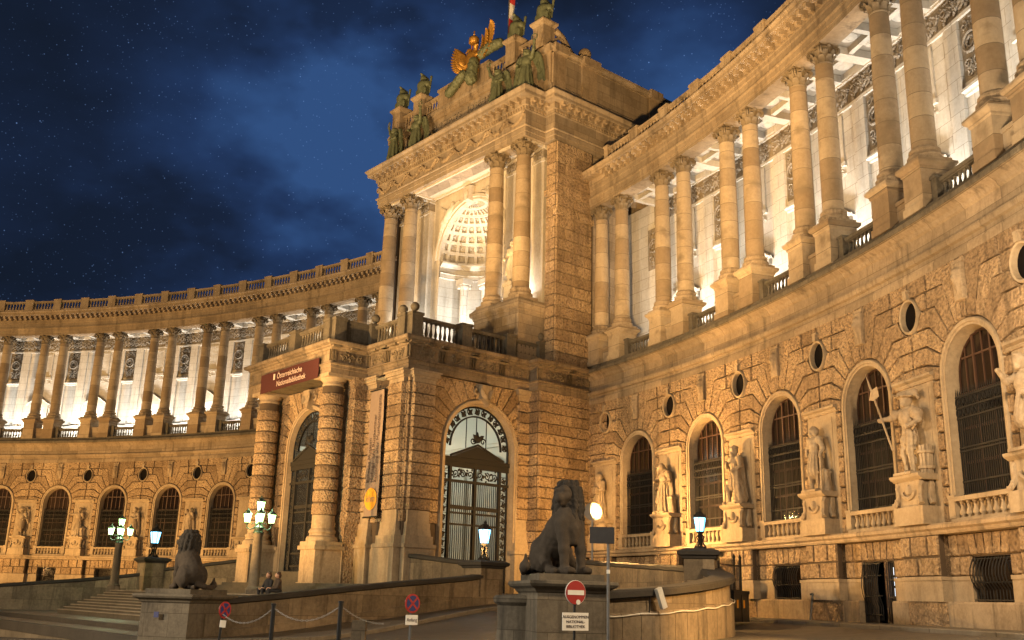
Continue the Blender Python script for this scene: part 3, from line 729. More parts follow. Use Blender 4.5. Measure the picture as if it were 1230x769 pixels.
# ------------------------------------------------------------------ one bay of the ground floor (local: x along the wall, y into the wall)
HB = BAY/2; HW, ZS, ZB = 1.36, 7.42, 3.5
ZR = [2.72 + i*.5875 for i in range(9)]      # courses up to the springing
def bay_wall(door=False):
    mb = MB()
    mb.wallhole(-HB, HB, 2.3, 11.3, HW+.3, 2.75, ZS, .10, 20, mi=1)
    for s in (-1, 1):
        mb.box(min(s*.95,s*HB), max(s*.95,s*HB), .08, .5, -1.4, 2.4, 1)
    mb.box(-.95, .95, .08, .5, 1.64, 2.4, 1)
    if not door: mb.box(-.95, .95, .08, .5, -1.4, .27)
    rusticate(mb, -HB, HB, ZR, .10, -.09, 1.2, arcs=[(0, 99, 2.72, 1.68)], rects=[(-HB-1, -2.1, 2.6, 7.95),(2.1, HB+1, 2.6, 7.95)], seed=5, rough=.015)
    arch_courses(mb, ZS, 1.70, 11.2, 6, 14.4, -HB, HB, .10, -.09, 1.25, 7, circles=[(-HB, 9.95, .62),(HB, 9.95, .62)], zmin=7.6)
    # rusticated basement band round the small window
    for s in (-1, 1):
        for za, zb in ((1.07,1.66),(1.68,2.36)):
            xs = [.97, 1.55, 2.05]
            for a, b in zip(xs[:-1], xs[1:]):
                p = [(a+.01,za),(b-.01,za),(b-.01,zb),(a+.01,zb)]
                mb.block([(s*x,z) for x,z in p], .08, -.06)
    for i in range(5):
        a, b = -.95+.38*i, -.95+.38*(i+1); t0, t1 = (a/.95)*.16, (b/.95)*.16
        mb.block([(a+.008,1.68),(b-.008,1.68),(b+t1-.008,2.36),(a+t0+.008,2.36)], .08, -.06)
    w = mb.mesh('wall', [M['rustic'], M['joint_shade']], bent=True)
    # dressed work: jambs, archivolt, plinth
    mb = MB()
    mb.archsweep([(0,.46),(0,.16),(.05,.04),(.05,-.05),(.13,-.05),(.15,-.10),(.26,-.10),(.29,-.06),(.31,.1)], HW, 3.46, ZS, 24)
    for s in (-1,1):
        a, b = sorted((s*.97, s*2.03)); mb.box(a, b, -.05, .3, .28, .93); mb.box(a-.02, b+.02, -.08, .3, .93, 1.05)
    g = mb.mesh('arch_surround', M['smooth'], bent=True, smooth=35)
    return w, g
def bay_window():
    p = MB(); p.archfill(HW, 3.4, ZS, .44, 20); pane = p.mesh('window', M['glass'], bent=True)
    f = MB(); f.archsweep([(0,.43),(-.09,.37),(-.09,.43)], HW, 3.46, ZS, 20)
    for x in (-.45,.45): f.box(x-.04, x+.04, .37, .43, 3.5, ZS+math.sqrt(HW*HW-x*x)-.03)
    for x in (-.9,0,.9): f.box(x-.02, x+.02, .39, .43, 3.5, ZS+math.sqrt(HW*HW-x*x)-.05)
    for z in (4.6,5.7,6.82): f.box(-HW, HW, .375, .43, z-.045, z+.045)
    f.box(-1.1, 1.1, .385, .43, ZS+.55, ZS+.61)
    frame = f.mesh('frame', M['wood'], bent=True)
    g = MB(); ironbars(g, -HW+.04, HW-.04, .22, 3.5, 6.78, .105, .016, .26)
    for z in (3.58,3.98,4.95,5.06,6.02,6.36,6.72): g.box(-HW, HW, .20, .24, z-.028, z+.028)
    for z0, z1 in ((6.06,6.34),(6.40,6.70),(4.97,5.05)):
        n = 13
        if z1-z0 > .1:
            for i in range(n):
                cx = -HW+(i+.5)*2*HW/n; g.tube([(cx+.085*math.cos(a), .19, (z0+z1)/2+.12*math.sin(a)) for a in np.linspace(0,2*PI,9)], .016, 4)
    grille = g.mesh('grille', M['iron'], bent=True)
    b = MB()
    b.box(-HW-.3, HW+.3, -.12, .3, 2.70, 2.84); b.box(-HW-.02, HW+.02, -.16, .2, 3.36, 3.50)
    for s in (-1,1): a, c = sorted((s*HW, s*(HW+.32))); b.box(a, c, -.16, .3, 2.84, 3.46); b.box(a-.02, c+.02, -.18, .3, 3.46, 3.56)
    for i in range(8): baluster(b, -HW+(i+.5)*2*HW/8, .0, 2.84, 3.36, 1.15, 8)
    b.box(-HW, HW, .14, .5, 2.8, 3.5)
    bal = b.mesh('window_balustrade', M['smooth'], bent=True, smooth=40)
    return pane, frame, grille, bal
def basement_grille():
    p = MB(); p.box(-.95, .95, .34, .38, .27, 1.64); pane = p.mesh('basement_window', M['glass'], bent=True)
    g = MB(); ironbars(g, -.86, .86, .02, .3, 1.6, .15, .02, 0, .16)
    for z in (.34,.86,1.56): g.box(-.93,.93,-.05 if z < 1 else 0,-.02 if z < 1 else .04,z-.02,z+.02)
    return pane, g.mesh('grille', M['iron'], bent=True)
def statue_bay():
    """niche slab, console and the rusticated pier below, at a bay boundary"""
    n = MB(); n.box(-1.02, 1.02, -.06, .12, 2.72, 7.5)
    n.sweepx([(.1,7.48),(-.10,7.48),(-.14,7.54),(-.14,7.58),(-.26,7.64),(-.26,7.72),(.1,7.8)], -1.14, 1.14, 2)
    n.box(-.74,.74,-.085,0,4.6,7.3)
    niche = n.mesh('niche', M['smooth'], bent=True)
    c = MB(); c.box(-.84,.84,-.72,.05,2.72,3.30); c.box(-.87,.87,-.75,.05,2.70,2.78)
    c.box(-.62,.62,-.62,.05,3.30,4.16)
    c.sweepx([(.05,4.16),(-.64,4.16),(-.68,4.20),(-.76,4.24),(-.80,4.30),(-.80,4.36),(.05,4.36)], -.86, .86, 2)
    for s in (-1,1):
        prof = [(-.60+.0*t, 0) for t in (0,)]
        pts = [(s*.62, -.52, 4.1),(s*.66,-.62,3.95),(s*.60,-.60,3.7),(s*.68,-.66,3.5),(s*.78,-.70,3.36)]
        c.tube(pts, .10, 6); c.tube(spiral(s*.70, 3.44, .13, 1.3, PI/2, s, -.72), .04, 5)
        c.tube([(s*.62,-.2,4.1),(s*.70,-.25,3.9),(s*.66,-.3,3.6),(s*.8,-.3,3.36)], .11, 6)
    c.tube([(.34*math.cos(a), -.66, 3.86+.22*math.sin(a)-.06) for a in np.linspace(PI,2*PI,9)], .07, 6)
    c.lathe([(0,3.68),(.12,3.72),(.16,3.86),(.1,4.0),(0,4.04)], 0, -.62, 8)
    console = c.mesh('console', M['smooth'], bent=True, smooth=40)
    p = MB(); p.box(-1.06,1.06,-.30,.1,-1.4,.27)
    for za, zb in ((1.07,1.66),(1.68,2.36)):
        for a, b in ((-1.06,-.15),(-.13,1.06)) if za < 1.5 else ((-1.06,-.5),(-.48,.45),(.47,1.06)):
            p.block([(a,za),(b-.02,za),(b-.02,zb),(a,zb)], .02, -.44, .04)
    p.box(-1.04,1.04,-.36,.1,1.05,2.38,1)
    pier = p.mesh('pier', [M['rustic'], M['joint_shade']], bent=True)
    d = MB(); d.box(-1.07,1.07,-.40,.1,.27,.93); d.box(-1.1,1.1,-.44,.1,.93,1.05)
    die = d.mesh('pier_base', M['smooth'], bent=True)
    o = MB()
    def ringprof(r): return r
    P = []
    for i in range(25):
        a = 2*PI*i/24; row = []
        for d_, y in ((.50,.10),(.50,-.04),(.51,-.13),(.57,-.15),(.60,-.11),(.61,.06)): row.append((d_*.92*math.cos(a), y, 9.95+d_*1.08*math.sin(a)))
        P.append(row)
    o.grid(P); o.box(-.10,.10,-.22,.05,10.55,10.85); o.box(-.16,.16,-.2,.05,10.82,10.9)
    ring = o.mesh('oculus_surround', M['smooth'], bent=True, smooth=40)
    q = MB(); q.add([(.50*math.cos(2*PI*i/20)*.92, .07, 9.95+.50*1.08*math.sin(2*PI*i/20)) for i in range(20)], [tuple(range(20))])
    pane = q.mesh('oculus', M['voidglass'], bent=True)
    return niche, console, pier, die, ring, pane
def keystone():
    V, Q = solid([('e',(0,-.25,10.42),(.17,.17,.22)),('e',(0,-.42,10.4),(.045,.06,.06)),('e',(0,-.2,10.6),(.22,.2,.16)),('c',(-.12,-.22,10.5),(-.2,-.2,10.15),.09,.05),
                  ('c',(.12,-.22,10.5),(.2,-.2,10.15),.09,.05),('c',(0,-.24,10.25),(0,-.22,9.95),.13,.06),('b',(0,-.1,10.3),(.24,.12,.62),.02),('e',(.07,-.4,10.47),(.03,.03,.02)),('e',(-.07,-.4,10.47),(.03,.03,.02))], .04, k=.04)
    mb = MB(); mb.add(V.tolist(), Q.tolist()); mb.box(-.3,.3,-.2,.08,10.92,11.04); mb.box(-.26,.26,-.12,.1,9.72,10.95)
    return mb.mesh('keystone_mask', M['trim'], bent=True, smooth=60)
# ------------------------------------------------------------------ one bay of the colonnade
COLX = 1.05; COLY = .40; ZF = 13.5
def column_parts():
    s = MB(); r0, r1 = .44, .375
    s.lathe([(r0*(1-.02*t) if t < .33 else r0+(r1-r0)*((t-.33)/.67)**1.3, 15.95+(22.78-15.95)*t) for t in np.linspace(0,1,9)], 0, COLY, 20)
    shaft = s.mesh('column', M['column'], bent=True, smooth=50)
    c = MB(); corinthian(c, 0, COLY, 22.76, .375, .86); cap = c.mesh('capital', M['relief_dark'], bent=True, smooth=60)
    b = MB(); b.lathe(attic_base(.44, 15.42, 15.97), 0, COLY, 16); b.box(-.63,.63,COLY-.63,COLY+.63,15.36,15.44); base = b.mesh('column_base', M['trim'], bent=True, smooth=40)
    p = MB(); p.box(-.56,.56,COLY-.60,COLY+.60,13.5,15.0); p.box(-.62,.62,COLY-.66,COLY+.66,13.45,13.75)
    p.polysweep([(-.56,COLY-.60),(-.56,COLY+.60),(.56,COLY+.60),(.56,COLY-.60)][::-1], [(0,14.95),(.05,15.0),(.05,15.06),(.14,15.14),(.18,15.2),(.18,15.3),(0,15.36)], closed=True)
    p.box(-.6,.6,COLY-.6,COLY+.6,14.98,15.36)
    ped = p.mesh('pedestal', M['column'], bent=True)
    return shaft, cap, base, ped
def loggia_bay():
    """bay boundary at the column pair; the opening's balustrade is centred on the window axis"""
    b = MB(); L = HB-COLX-.62
    balustrade_line(b, (-L,.36),(L,.36), ZF, 14.42, .26, .95, width=.15)
    for s in (-1,1):
        a, c = sorted((s*(L-.02), s*(L-.34))); b.box(a, c, .1, .62, ZF, 14.46); b.box(a-.03,c+.03,.06,.66,14.46,14.56)
    bal = b.mesh('balustrade', M['dirty'], bent=True, smooth=40)
    f = MB(); f.box(-COLX+.57, COLX-.57, .1, .7, ZF, 14.3); f.box(-COLX+.57, COLX-.57, .04, .76, 14.3, 14.45); pf = f.mesh('pedestal_link', M['column'], bent=True)
    # back wall of the loggia, 3.6 m in
    Y = 3.7; w = MB(); w.box(-HB, HB, Y, Y+.3, ZF, 24.4)
    for x in (-2.05, 2.05):                 # pilaster strips
        w.box(x-.40, x+.40, Y-.16, Y, 15.3, 22.74); w.box(x-.46, x+.46, Y-.22, Y, ZF, 15.1); w.box(x-.5,x+.5,Y-.3,Y,15.1,15.3)
    for s_ in (-1,1): a_, c_ = sorted((s_*2.5, s_*HB)); w.box(a_,c_,Y-.1,Y,ZF,15.1); w.box(a_,c_,Y-.16,Y,15.1,15.25)
    wall = w.mesh('loggia_wall', M['white'], bent=True)
    r = MB(); scrollwork(r, -HB, HB, 23.0, 24.05, Y-.06, .085, .85, 4); scrollwork(r, -HB+.4, HB+.4, 23.05, 24.0, Y-.10, .06, .7, 5)
    r.box(-HB,HB,Y-.03,Y,22.9,24.1)
    rel = r.mesh('carved_frieze', M['relief'], bent=True)
    r = MB(); r.box(-.62,.62,Y-.03,Y,20.0,22.7); medallion(r, 0, 20.05, 22.65, 1.15, Y-.05); med = r.mesh('medallion_relief', M['relief'], bent=True)
    r = MB(); r.box(-HB,HB,Y-.12,Y,22.74,22.9); r.box(-HB,HB,Y-.2,Y,24.05,24.2)
    r.sweepx([(Y,19.35),(Y-.10,19.4),(Y-.12,19.5),(Y-.22,19.58),(Y-.22,19.68),(Y,19.74)], -.68, .68, 3)
    sill = r.mesh('wall_moulding', M['white'], bent=True)
    # window with pediment behind each column pair
    a = MB(); a.box(-1.0,1.0,Y-.10,Y,17.2,17.45)
    for s in (-1,1): q, k = sorted((s*.66,s*1.0)); a.box(q,k,Y-.22,Y,ZF,17.1)
    a.box(-1.05,1.05,Y-.26,Y,17.1,17.4)
    for k,(d0,d1) in enumerate(((0,.28),)):
        a.add([(-1.2,Y-.3,17.4),(1.2,Y-.3,17.4),(0,Y-.3,18.2),(-1.2,Y,17.4),(1.2,Y,17.4),(0,Y,18.2),(-.85,Y-.31,17.52),(.85,Y-.31,17.52),(0,Y-.31,18.05)],[(0,1,2),(0,3,4,1),(1,4,5,2),(2,5,3,0)])
        a.tube([(-1.22,Y-.28,17.42),(0,Y-.28,18.25),(1.22,Y-.28,17.42)], .09, 5)
    for s in (-1,1): q, k = sorted((s*.6,s*.82)); a.box(q,k,Y-.14,Y,20.2,22.6)
    a.box(-.9,.9,Y-.2,Y,20.0,20.22); a.box(-.82,.82,Y-.14,Y,22.4,22.6); scrollwork(a,-.8,.8,19.5,20.0,Y-.03,.05,.5,2)
    aed = a.mesh('window_surround', M['pale'], bent=True)
    g = MB(); g.box(-.6,.6,Y-.03,Y-.01,20.2,22.4); g.box(-.66,.66,Y-.03,Y-.01,ZF,17.1)
    pane = g.mesh('loggia_window', M['glass'], bent=True)
    c = MB(); c.box(-HB,HB,.9,3.8,24.5,24.7)
    for x0 in (-2.35,-.78,.78+.0): 
        c.box(x0+.0,x0+1.57,1.0,1.2,24.2,24.5); 
    for x in (-HB+.14,-1.05,1.05,HB-.14): c.box(x-.14,x+.14,1.0,3.7,24.12,24.52)
    for y in (1.12,2.35,3.58): c.box(-HB,HB,y-.12,y+.12,24.18,24.51)
    for xc in (-2.05,0,2.05):
        for yc in (1.73,2.96): c.lathe([(.36,24.5),(.4,24.44),(.24,24.34),(.1,24.3),(0,24.26)], xc, yc, 10)
    ceil = c.mesh('loggia_ceiling', M['white'], bent=True)
    return bal, pf, wall, rel, med, sill, aed, pane, ceil
def parapet_bay():
    b = MB(); Y = .05
    for s in (-1,1):
        a, c = sorted((s*HB, s*(HB-.62))); 
        b.box(-HB if s < 0 else HB-.40, -HB+.40 if s < 0 else HB, Y-.24, Y+.24, 26.15, 27.2)
    b.box(-.42,.42,Y-.24,Y+.24,26.15,27.2)
    for xa, xb in ((-HB+.40,-.42),(.42,HB-.40)):
        m = (xb-xa); balustrade_line(b, (xa,Y),(xb,Y),26.15,27.1,.30,1.15,width=.16,seg=7)
    for x in (-HB+.2,0,HB-.2): b.box(x-.46 if abs(x) < .1 else x-.24, x+.46 if abs(x) < .1 else x+.24, Y-.28,Y+.28,27.1,27.24)
    b.box(-HB,HB,Y-.2,Y+.2,26.0,26.15)
    return b.mesh('parapet', M['trim'], bent=True, smooth=40)
def cornice_brackets():
    b = MB(); n = 11
    for i in range(n):
        x = -HB+(i+.5)*BAY/n; b.box(x-.12,x+.12,-.62,.1,25.26,25.5); b.box(x-.10,x+.10,-.40,.1,25.12,25.27)
    m = 34
    for i in range(m):
        x = -HB+(i+.5)*BAY/m; b.box(x-.055,x+.055,-.1,.1,24.86,25.04)
    return b.mesh('cornice_brackets', M['trim'], bent=True)
WALL, SURR = bay_wall(); WALLD, SURRD = bay_wall(True)
WPANE, WFRAME, WGRILLE, WBAL = bay_window(); BPANE, BGRILLE = basement_grille()
NICHE, CONSOLE, PIER, PIERB, OCR, OCP = statue_bay(); KEYM = keystone()
SHAFT, CAP, CBASE, PED = column_parts(); LBAL, PLINK, LWALL, LREL, LMED, LSILL, LAED, LPANE, LCEIL = loggia_bay()
PARA = parapet_bay(); BRACK = cornice_brackets()
def rotmesh(me, dx):
    """the same part shifted along the curve"""
    m = me.copy(); m.transform(Matrix.Rotation(-dx/R0, 4, 'Z')); return m
SHAFTS = {}
def wing(name, label, th0, sgn, k0, k1, th_a, th_b, doors=()):
    """th_a..th_b: extent of the continuous mouldings"""
    thm = (th_a+th_b)/2; base = arc(thm, R0, -.5)
    W = thing(name, label, 'palace wing', base); off = Vector((CX, CY, 0)) - base
    def put(nm, me, k, parent=W, dx=0.0):
        th = th0 + sgn*k*STEP + dx/R0
        if parent is W: return place(nm, me, W, off, -th)
        return place(nm, me, parent)
    for k in range(k0, k1+1):
        put('wall', WALLD if k in doors else WALL, k); put('arch_surround', SURR, k)
        w = put('window', WPANE, k); place('frame', WFRAME, w); place('grille', WGRILLE, w)
        put('window_balustrade', WBAL, k)
        if k not in doors:
            b = put('basement_window', BPANE, k); place('grille', BGRILLE, b)
        put('keystone_mask', KEYM, k)
        put('balustrade', LBAL, k); put('loggia_wall', LWALL, k); put('carved_frieze', LREL, k); put('loggia_ceiling', LCEIL, k); put('wall_moulding', LSILL, k+.5)
        put('window_surround', LAED, k); put('loggia_window', LPANE, k)
        put('parapet', PARA, k); put('cornice_brackets', BRACK, k)
        th = th0 + sgn*k*STEP; p = arc(th, 79.6, 13.65)
        a = area('loggia_uplight', arc(th, 79.3, 13.6), arc(th, 81.0, 16.8), 600*(.8+.42*random.random()), COOL, 4.0, .3, 120)
    for k2 in range(2*k0-1, 2*k1+2, 2):
        k = k2/2
        put('niche', NICHE, k); put('console', CONSOLE, k); put('pier', PIER, k); put('pier_base', PIERB, k)
        o = put('oculus', OCP, k); place('oculus_surround', OCR, o)
        for s in (-1, 1):
            c = put('column', SHAFT, k, dx=s*COLX); place('capital', CAP, c); place('column_base', CBASE, c)
            put('pedestal', PED, k, dx=s*COLX)
        put('pedestal_link', PLINK, k); put('medallion_relief', LMED, k)
    lo, hi = sorted((th_a-thm, th_b-thm)); n = max(4, int(abs(th_b-th_a)/STEP*6))
    def run(nm, prof, mat, lo_=lo, hi_=hi):
        mb = MB(); mb.sweepx(prof, lo_*R0, hi_*R0, n); return place(nm, mb.mesh(nm, mat, bent=True), W, off, -thm)
    pp = [(.1,-1.6),(-.26,-1.6),(-.26,.22),(-.22,.28),(.1,.28)]
    if doors:                                      # the plinth stops either side of the garden door
        g0, g1 = th0+(doors[0]-.165)*STEP-thm, th0+(doors[0]+.165)*STEP-thm; run('plinth', pp, M['trim'], lo, g0); run('plinth', pp, M['trim'], g1, hi)
    else: run('plinth', pp, M['trim'])
    run('ledge', [(.1,2.36),(-.42,2.36),(-.46,2.42),(-.46,2.48),(-.56,2.54),(-.56,2.64),(-.50,2.70),(.1,2.72)], M['trim'])
    run('string_course', [(.3,11.15),(-.10,11.15),(-.10,11.42),(-.04,11.44),(-.04,11.66),(-.16,11.70),(-.2,11.82),(-.2,11.9),(-.02,11.98),(-.02,12.62),(-.10,12.68),(-.16,12.80),(-.34,12.92),(-.44,12.98),(.1,12.99)], M['ashlar'])
    run('cornice_lip', [(.1,12.97),(-.47,12.985),(-.49,13.02),(-.49,13.16),(-.42,13.22),(-.2,13.32),(-.16,13.5),(.2,13.52)], M['dirty'])
    run('loggia_floor', [(.15,13.3),(.15,13.5),(4.1,13.5),(4.1,13.3)], M['white'])
    run('entablature', [(.82,24.5),(.82,23.62),(-.08,23.62),(-.08,23.92),(-.12,23.93),(-.12,24.2),(-.2,24.26),(-.2,24.32),(-.06,24.36),(-.06,24.78),(-.12,24.84),(-.12,25.06),(-.16,25.1),(-.16,25.5),(-.72,25.52),(-.74,25.58),(-.74,25.72),(-.84,25.86),(-.84,25.92),(.3,26.02),(4.2,26.02),(4.2,24.7)], M['ashlar'])
    return W
RW = wing('palace_wing', 'curved palace wing sweeping from the pavilion towards the viewer, loggia above arched windows', THR, 1, 0, 6, THR-.80*STEP, THR+6.6*STEP, doors=(3,))
LW = wing('palace_wing', 'far curving palace wing beyond the porch, its pale loggia seen above the staircase', THL, -1, -3, 6, THL+3.75*STEP, THL-6.6*STEP)
# short blind length between the right wing's first statue and the pavilion
def wing_end(W, th, width, nm):
    base = W.location; mb = MB(); mb.box(-width/2, width/2, .10, .5, -1.4, 11.3, 1)
    rusticate(mb, -width/2, width/2, [.3+.607*i for i in range(19)], .10, -.03, 1.2, seed=9)
    place('wall', mb.mesh('wall', [M['rustic'], M['joint_shade']], bent=True), W, Vector((CX,CY,0))-base, -th)
    mb = MB(); mb.box(-width/2, width/2, 3.7, 4.0, 13.5, 24.4); place('loggia_wall', mb.mesh('loggia_wall', M['white'], bent=True), W, Vector((CX,CY,0))-base, -th)
wing_end(RW, THR-.71*STEP, .42*BAY, 'wall')
wing_end(LW, THL+3.66*STEP, .34*BAY, 'wall')
# opened garden door in the basement of the fourth bay
def basement_door():
    th = THR+3*STEP; t = thing('basement_door', 'open iron gate and brown wooden door post in the basement of the near wing', 'door', arc(th, R0, -.45))
    off = Vector((CX,CY,0))-t.location
    mb = MB(); ironbars(mb, -.9, .1, -.02, -.40, 1.55, .125, .017, 0, .12)
    for z in (-.2,.45,1.15,1.58): mb.box(-.93,.13,-.06,-.02,z-.022,z+.022)
    mb.box(-.95,-.91,-.06,.02,-.48,1.62); place('gate_leaf', mb.mesh('gate_leaf', M['iron'], bent=True), t, off, -th)
    mb = MB(); mb.box(.14,.34,.10,.30,-.48,1.63); mb.box(-.95,.95,.3,.36,-.48,1.64) if False else None
    place('door_post', mb.mesh('door_post', M['wood'], bent=True), t, off, -th)
    mb = MB(); mb.box(.36,.95,.28,.30,-.48,1.64); d = place('inner_door', mb.mesh('inner_door', M['iron'], bent=True), t, off, -th)
    mb = MB()
    for i in range(2):
        for j in range(3): mb.box(.44+.24*i,.60+.24*i,.262,.275,.45+.36*j,.72+.36*j)
    place('pane', mb.mesh('pane', M['bluewin'], bent=True), d)
    mb = MB()
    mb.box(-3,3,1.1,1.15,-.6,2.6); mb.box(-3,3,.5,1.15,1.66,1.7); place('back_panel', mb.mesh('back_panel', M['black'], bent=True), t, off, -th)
    mb = MB(); ironbars(mb, .42, .90, .0, -.40, 1.6, .12, .014)
    for z in (.4,1.0): mb.box(.38,.93,-.02,.02,z-.02,z+.02)
    place('fixed_grille', mb.mesh('fixed_grille', M['iron'], bent=True), t, off, -th)
basement_door()
# ------------------------------------------------------------------ entrance porch (local u right along the front, w deeper, from the pavilion axis)
PO = thing('entrance_porch', 'rusticated entrance porch with terrace balustrade on top, between the two wings', 'porch', pav(0,0,0), -THM)
def side_T(cu, cw):                          # wall facing +u: x -> +w, y (inward) -> -u
    return lambda x, y, z: (cu - y, cw + x, z)
def left_T(cu, cw): return lambda x, y, z: (cu + y, cw - x, z)
def front_T(cu, cw): return lambda x, y, z: (cu + x, cw + y, z)
GZ = -1.9
PR = [3.62+.605*i for i in range(13)]         # rustic courses up to 10.88
def pilaster(T, x, half, proj, parent):
    """rusticated pilaster with its dressed base and capital"""
    mb = MB(T); db = MB(T)
    for j in range(12):
        za, zb = PR[j], PR[j+1]
        if j == 0: db.box(x-half+.05, x+half-.05, -proj+.04, .1, za-.05, zb)
        else: mb.block([(x-half,za+.015),(x+half,za+.015),(x+half,zb-.015),(x-half,zb-.015)], .05, -proj-.05, .05)
    mb.box(x-half+.07, x+half-.07, -proj+.06, .1, PR[0], PR[-1], 1)
    db.box(x-half-.16, x+half+.16, -proj-.16, .1, GZ, 2.35); db.box(x-half-.24, x+half+.24, -proj-.24, .1, 2.35, 2.55)
    db.box(x-half-.14, x+half+.14, -proj-.14, .1, 2.55, 2.95); db.box(x-half-.06, x+half+.06, -proj-.06, .1, 2.95, 3.3, 0, .04); db.box(x-half-.01,x+half+.01,-proj-.01,.1,3.3,3.62)
    dc = MB(T); dc.box(x-half+.03, x+half-.03, -proj+.03, .1, 10.88, 11.1); dc.box(x-half-.05, x+half+.05, -proj-.05, .1, 11.1, 11.22); dc.box(x-half-.14, x+half+.14, -proj-.14, .1, 11.22, 11.42); dc.box(x-half-.22,x+half+.22,-proj-.22,.1,11.42,11.52)
    o = mb.build('pilaster', [M['rustic'], M['joint_shade']], parent); db.build('pilaster_base', M['smooth'], o, smooth=35); dc.build('pilaster_capital', M['smooth'], o)
def arched_front(nm, T, x0, x1, hw, zb, zs, piers, seed, zbase, plain_z=2.55, deep=.5):
    mb = MB(T); mb.wallhole(x0, x1, GZ, 11.55, hw+.30, GZ if zb < 1 else zb, zs, .10, 24, mi=1)
    rows = [3.62+(zs-3.62)*i/7 for i in range(8)]
    rusticate(mb, x0, x1, rows, .10, -.05, 1.3, arcs=[(0, 99, 0, hw+.34)], seed=seed, rough=.015)
    arch_courses(mb, zs, hw+.34, 11.5, 6, 9.6, x0, x1, .10, -.05, 1.3, seed+1)
    db = MB(T)
    db.archsweep([(0,deep+.12),(0,.16),(.05,.05),(.05,-.06),(.14,-.06),(.16,-.13),(.26,-.13),(.30,-.07),(.34,.12)], hw, GZ if zb < 1 else zb, zs, 28)
    for a, b in ((x0, -hw-.4), (hw+.4, x1)): db.box(a, b, -.03, .1, GZ, plain_z); db.box(a, b, -.10, .1, plain_z-.2, plain_z)
    # carved keystone with festoons
    db.block([(-.26,zs+hw+.3),(.26,zs+hw-.05),(.40,11.4),(-.40,11.4)], .1, -.42, .06)
    for s in (-1,1): leaf(db, s*.1, zs+hw+.3, PI/2-s*.5, .7, .2, -.42, .16); db.tube(spiral(s*.5, zs+hw+.75, .3, 1.2, PI/2, s, -.1), .07, 5)
    for (x, h, p) in piers: pilaster(T, x, h, p, PO)
    return mb, db
def portal(T, hw, zb, zs, y, parent, doors=3):
    """iron and glass portal under an arch: ornamental ring, fanlight, pediment, transom, barred leaves"""
    g = MB(T); g.archfill(hw-.0, zb, zs, y+.12, 24); pane = g.build('portal', M['clear'], parent)
    i = MB(T)
    i.archsweep([(0,y),(-.10,y-.06),(-.10,y+.06),(0,y+.08)], hw, zb, zs, 28); ri = hw-.62
    i.archsweep([(0,y-.05),(.08,y-.05),(.08,y+.06),(0,y+.06)], ri, zs, zs, 28, jamb=False)
    n = 13
    for k in range(n):                          # scrolls in the arch ring
        a = PI*(k+.5)/n; r = hw-.31; cx, cz = r*math.cos(a), zs+r*math.sin(a)
        i.tube(spiral(cx, cz, .22, 1.3, a, 1 if k % 2 else -1, y), .032, 4)
        for q in range(4): leaf(i, cx, cz, a+q*PI/2+.6, .24, .075, y-.02, .03)
    zp = zs-.62
    i.box(-hw, hw, y-.14, y+.12, zp-.22, zp+.02); i.box(-hw-.0, hw, y-.08, y+.10, zp-.5, zp-.22)
    wi = hw-.6
    i.add([(-wi,y-.2,zp+.02),(wi,y-.2,zp+.02),(0,y-.2,zp+.72),(-wi,y+.1,zp+.02),(wi,y+.1,zp+.02),(0,y+.1,zp+.72)],[(0,1,2),(0,3,4,1),(1,4,5,2),(2,5,3,0),(3,5,4)])
    i.tube([(-wi-.1,y-.2,zp+.06),(0,y-.2,zp+.80),(wi+.1,y-.2,zp+.06)], .07, 5)
    i.lathe([(0,zp+.9),(.16,zp+.95),(.22,zp+1.15),(.1,zp+1.3),(.05,zp+1.5),(0,zp+1.55)], 0, y-.1, 8)
    for s in (-1,1): leaf(i, 0, zp+1.05, PI/2+s*.9, .5, .14, y-.2, .05); i.tube(spiral(s*.35, zp+1.0, .2, 1.2, 0, s, y-.18), .04, 4)
    for k in (-1,0,1): i.box(k*.7-.02, k*.7+.02, y-.02, y+.02, zp+.9 if k == 0 else zp+.6, zs+math.sqrt(max(.01, ri*ri-(k*.7)**2)))
    zt = zp-.5-.68                               # transom ornament band
    i.box(-hw, hw, y-.08, y+.08, zt-.14, zt)
    for s in (-1,1): q0, q1 = sorted((s*(wi-.12), s*(wi+.04))); i.box(q0, q1, y-.1, y+.08, zb, zp-.5)
    scrollwork(i, -wi+.15, -.08, zt+.06, zp-.56, y, .035, .6, 2); scrollwork(i, .08, wi-.15, zt+.06, zp-.56, y, .035, .6, 3); i.box(-.07,.07,y-.08,y+.08,zt,zp-.5)
    for s in (-1,1):                             # side strips of scrolls
        c = s*(hw+wi)/2; k = 0; z = zb+.3
        while z < zp-.6:
            i.tube(spiral(c, z, .17, 1.4, PI/2*s, s if k % 2 else -s, y), .028, 4)
            for q in range(4): leaf(i, c, z, q*PI/2+.4, .22, .06, y-.01, .03)
            i.box(c-.2, c+.2, y-.012, y+.012, z+.2, z+.225); z += .44; k += 1
    iron = i.build('ironwork', M['iron'], pane, smooth=50)
    b = MB(T); wj = wi-.12
    b.box(-.07,.07,y-.08,y+.06,zb,zt-.14)
    for z in (zt-1.75, zt-2.35, zb+.95, zb+.25): b.box(-wj, wj, y-.04, y+.04, z-.05, z+.05)
    b.box(-wj,wj,y-.05,y+.05,zt-1.55,zt-1.35)
    ironbars(b, -wj, wj, y, zb, zt-.14, .135, .017)
    b.build('door_bars', M['iron'], pane)
    return pane
def hall(nm, T, x0, x1, y0, y1, z0, z1, parent, power, colr):
    mb = MB(T); mb.box(x0, x1, y0, y1, z0, z1); o = mb.build(nm, M['plaster'], parent)
    return o
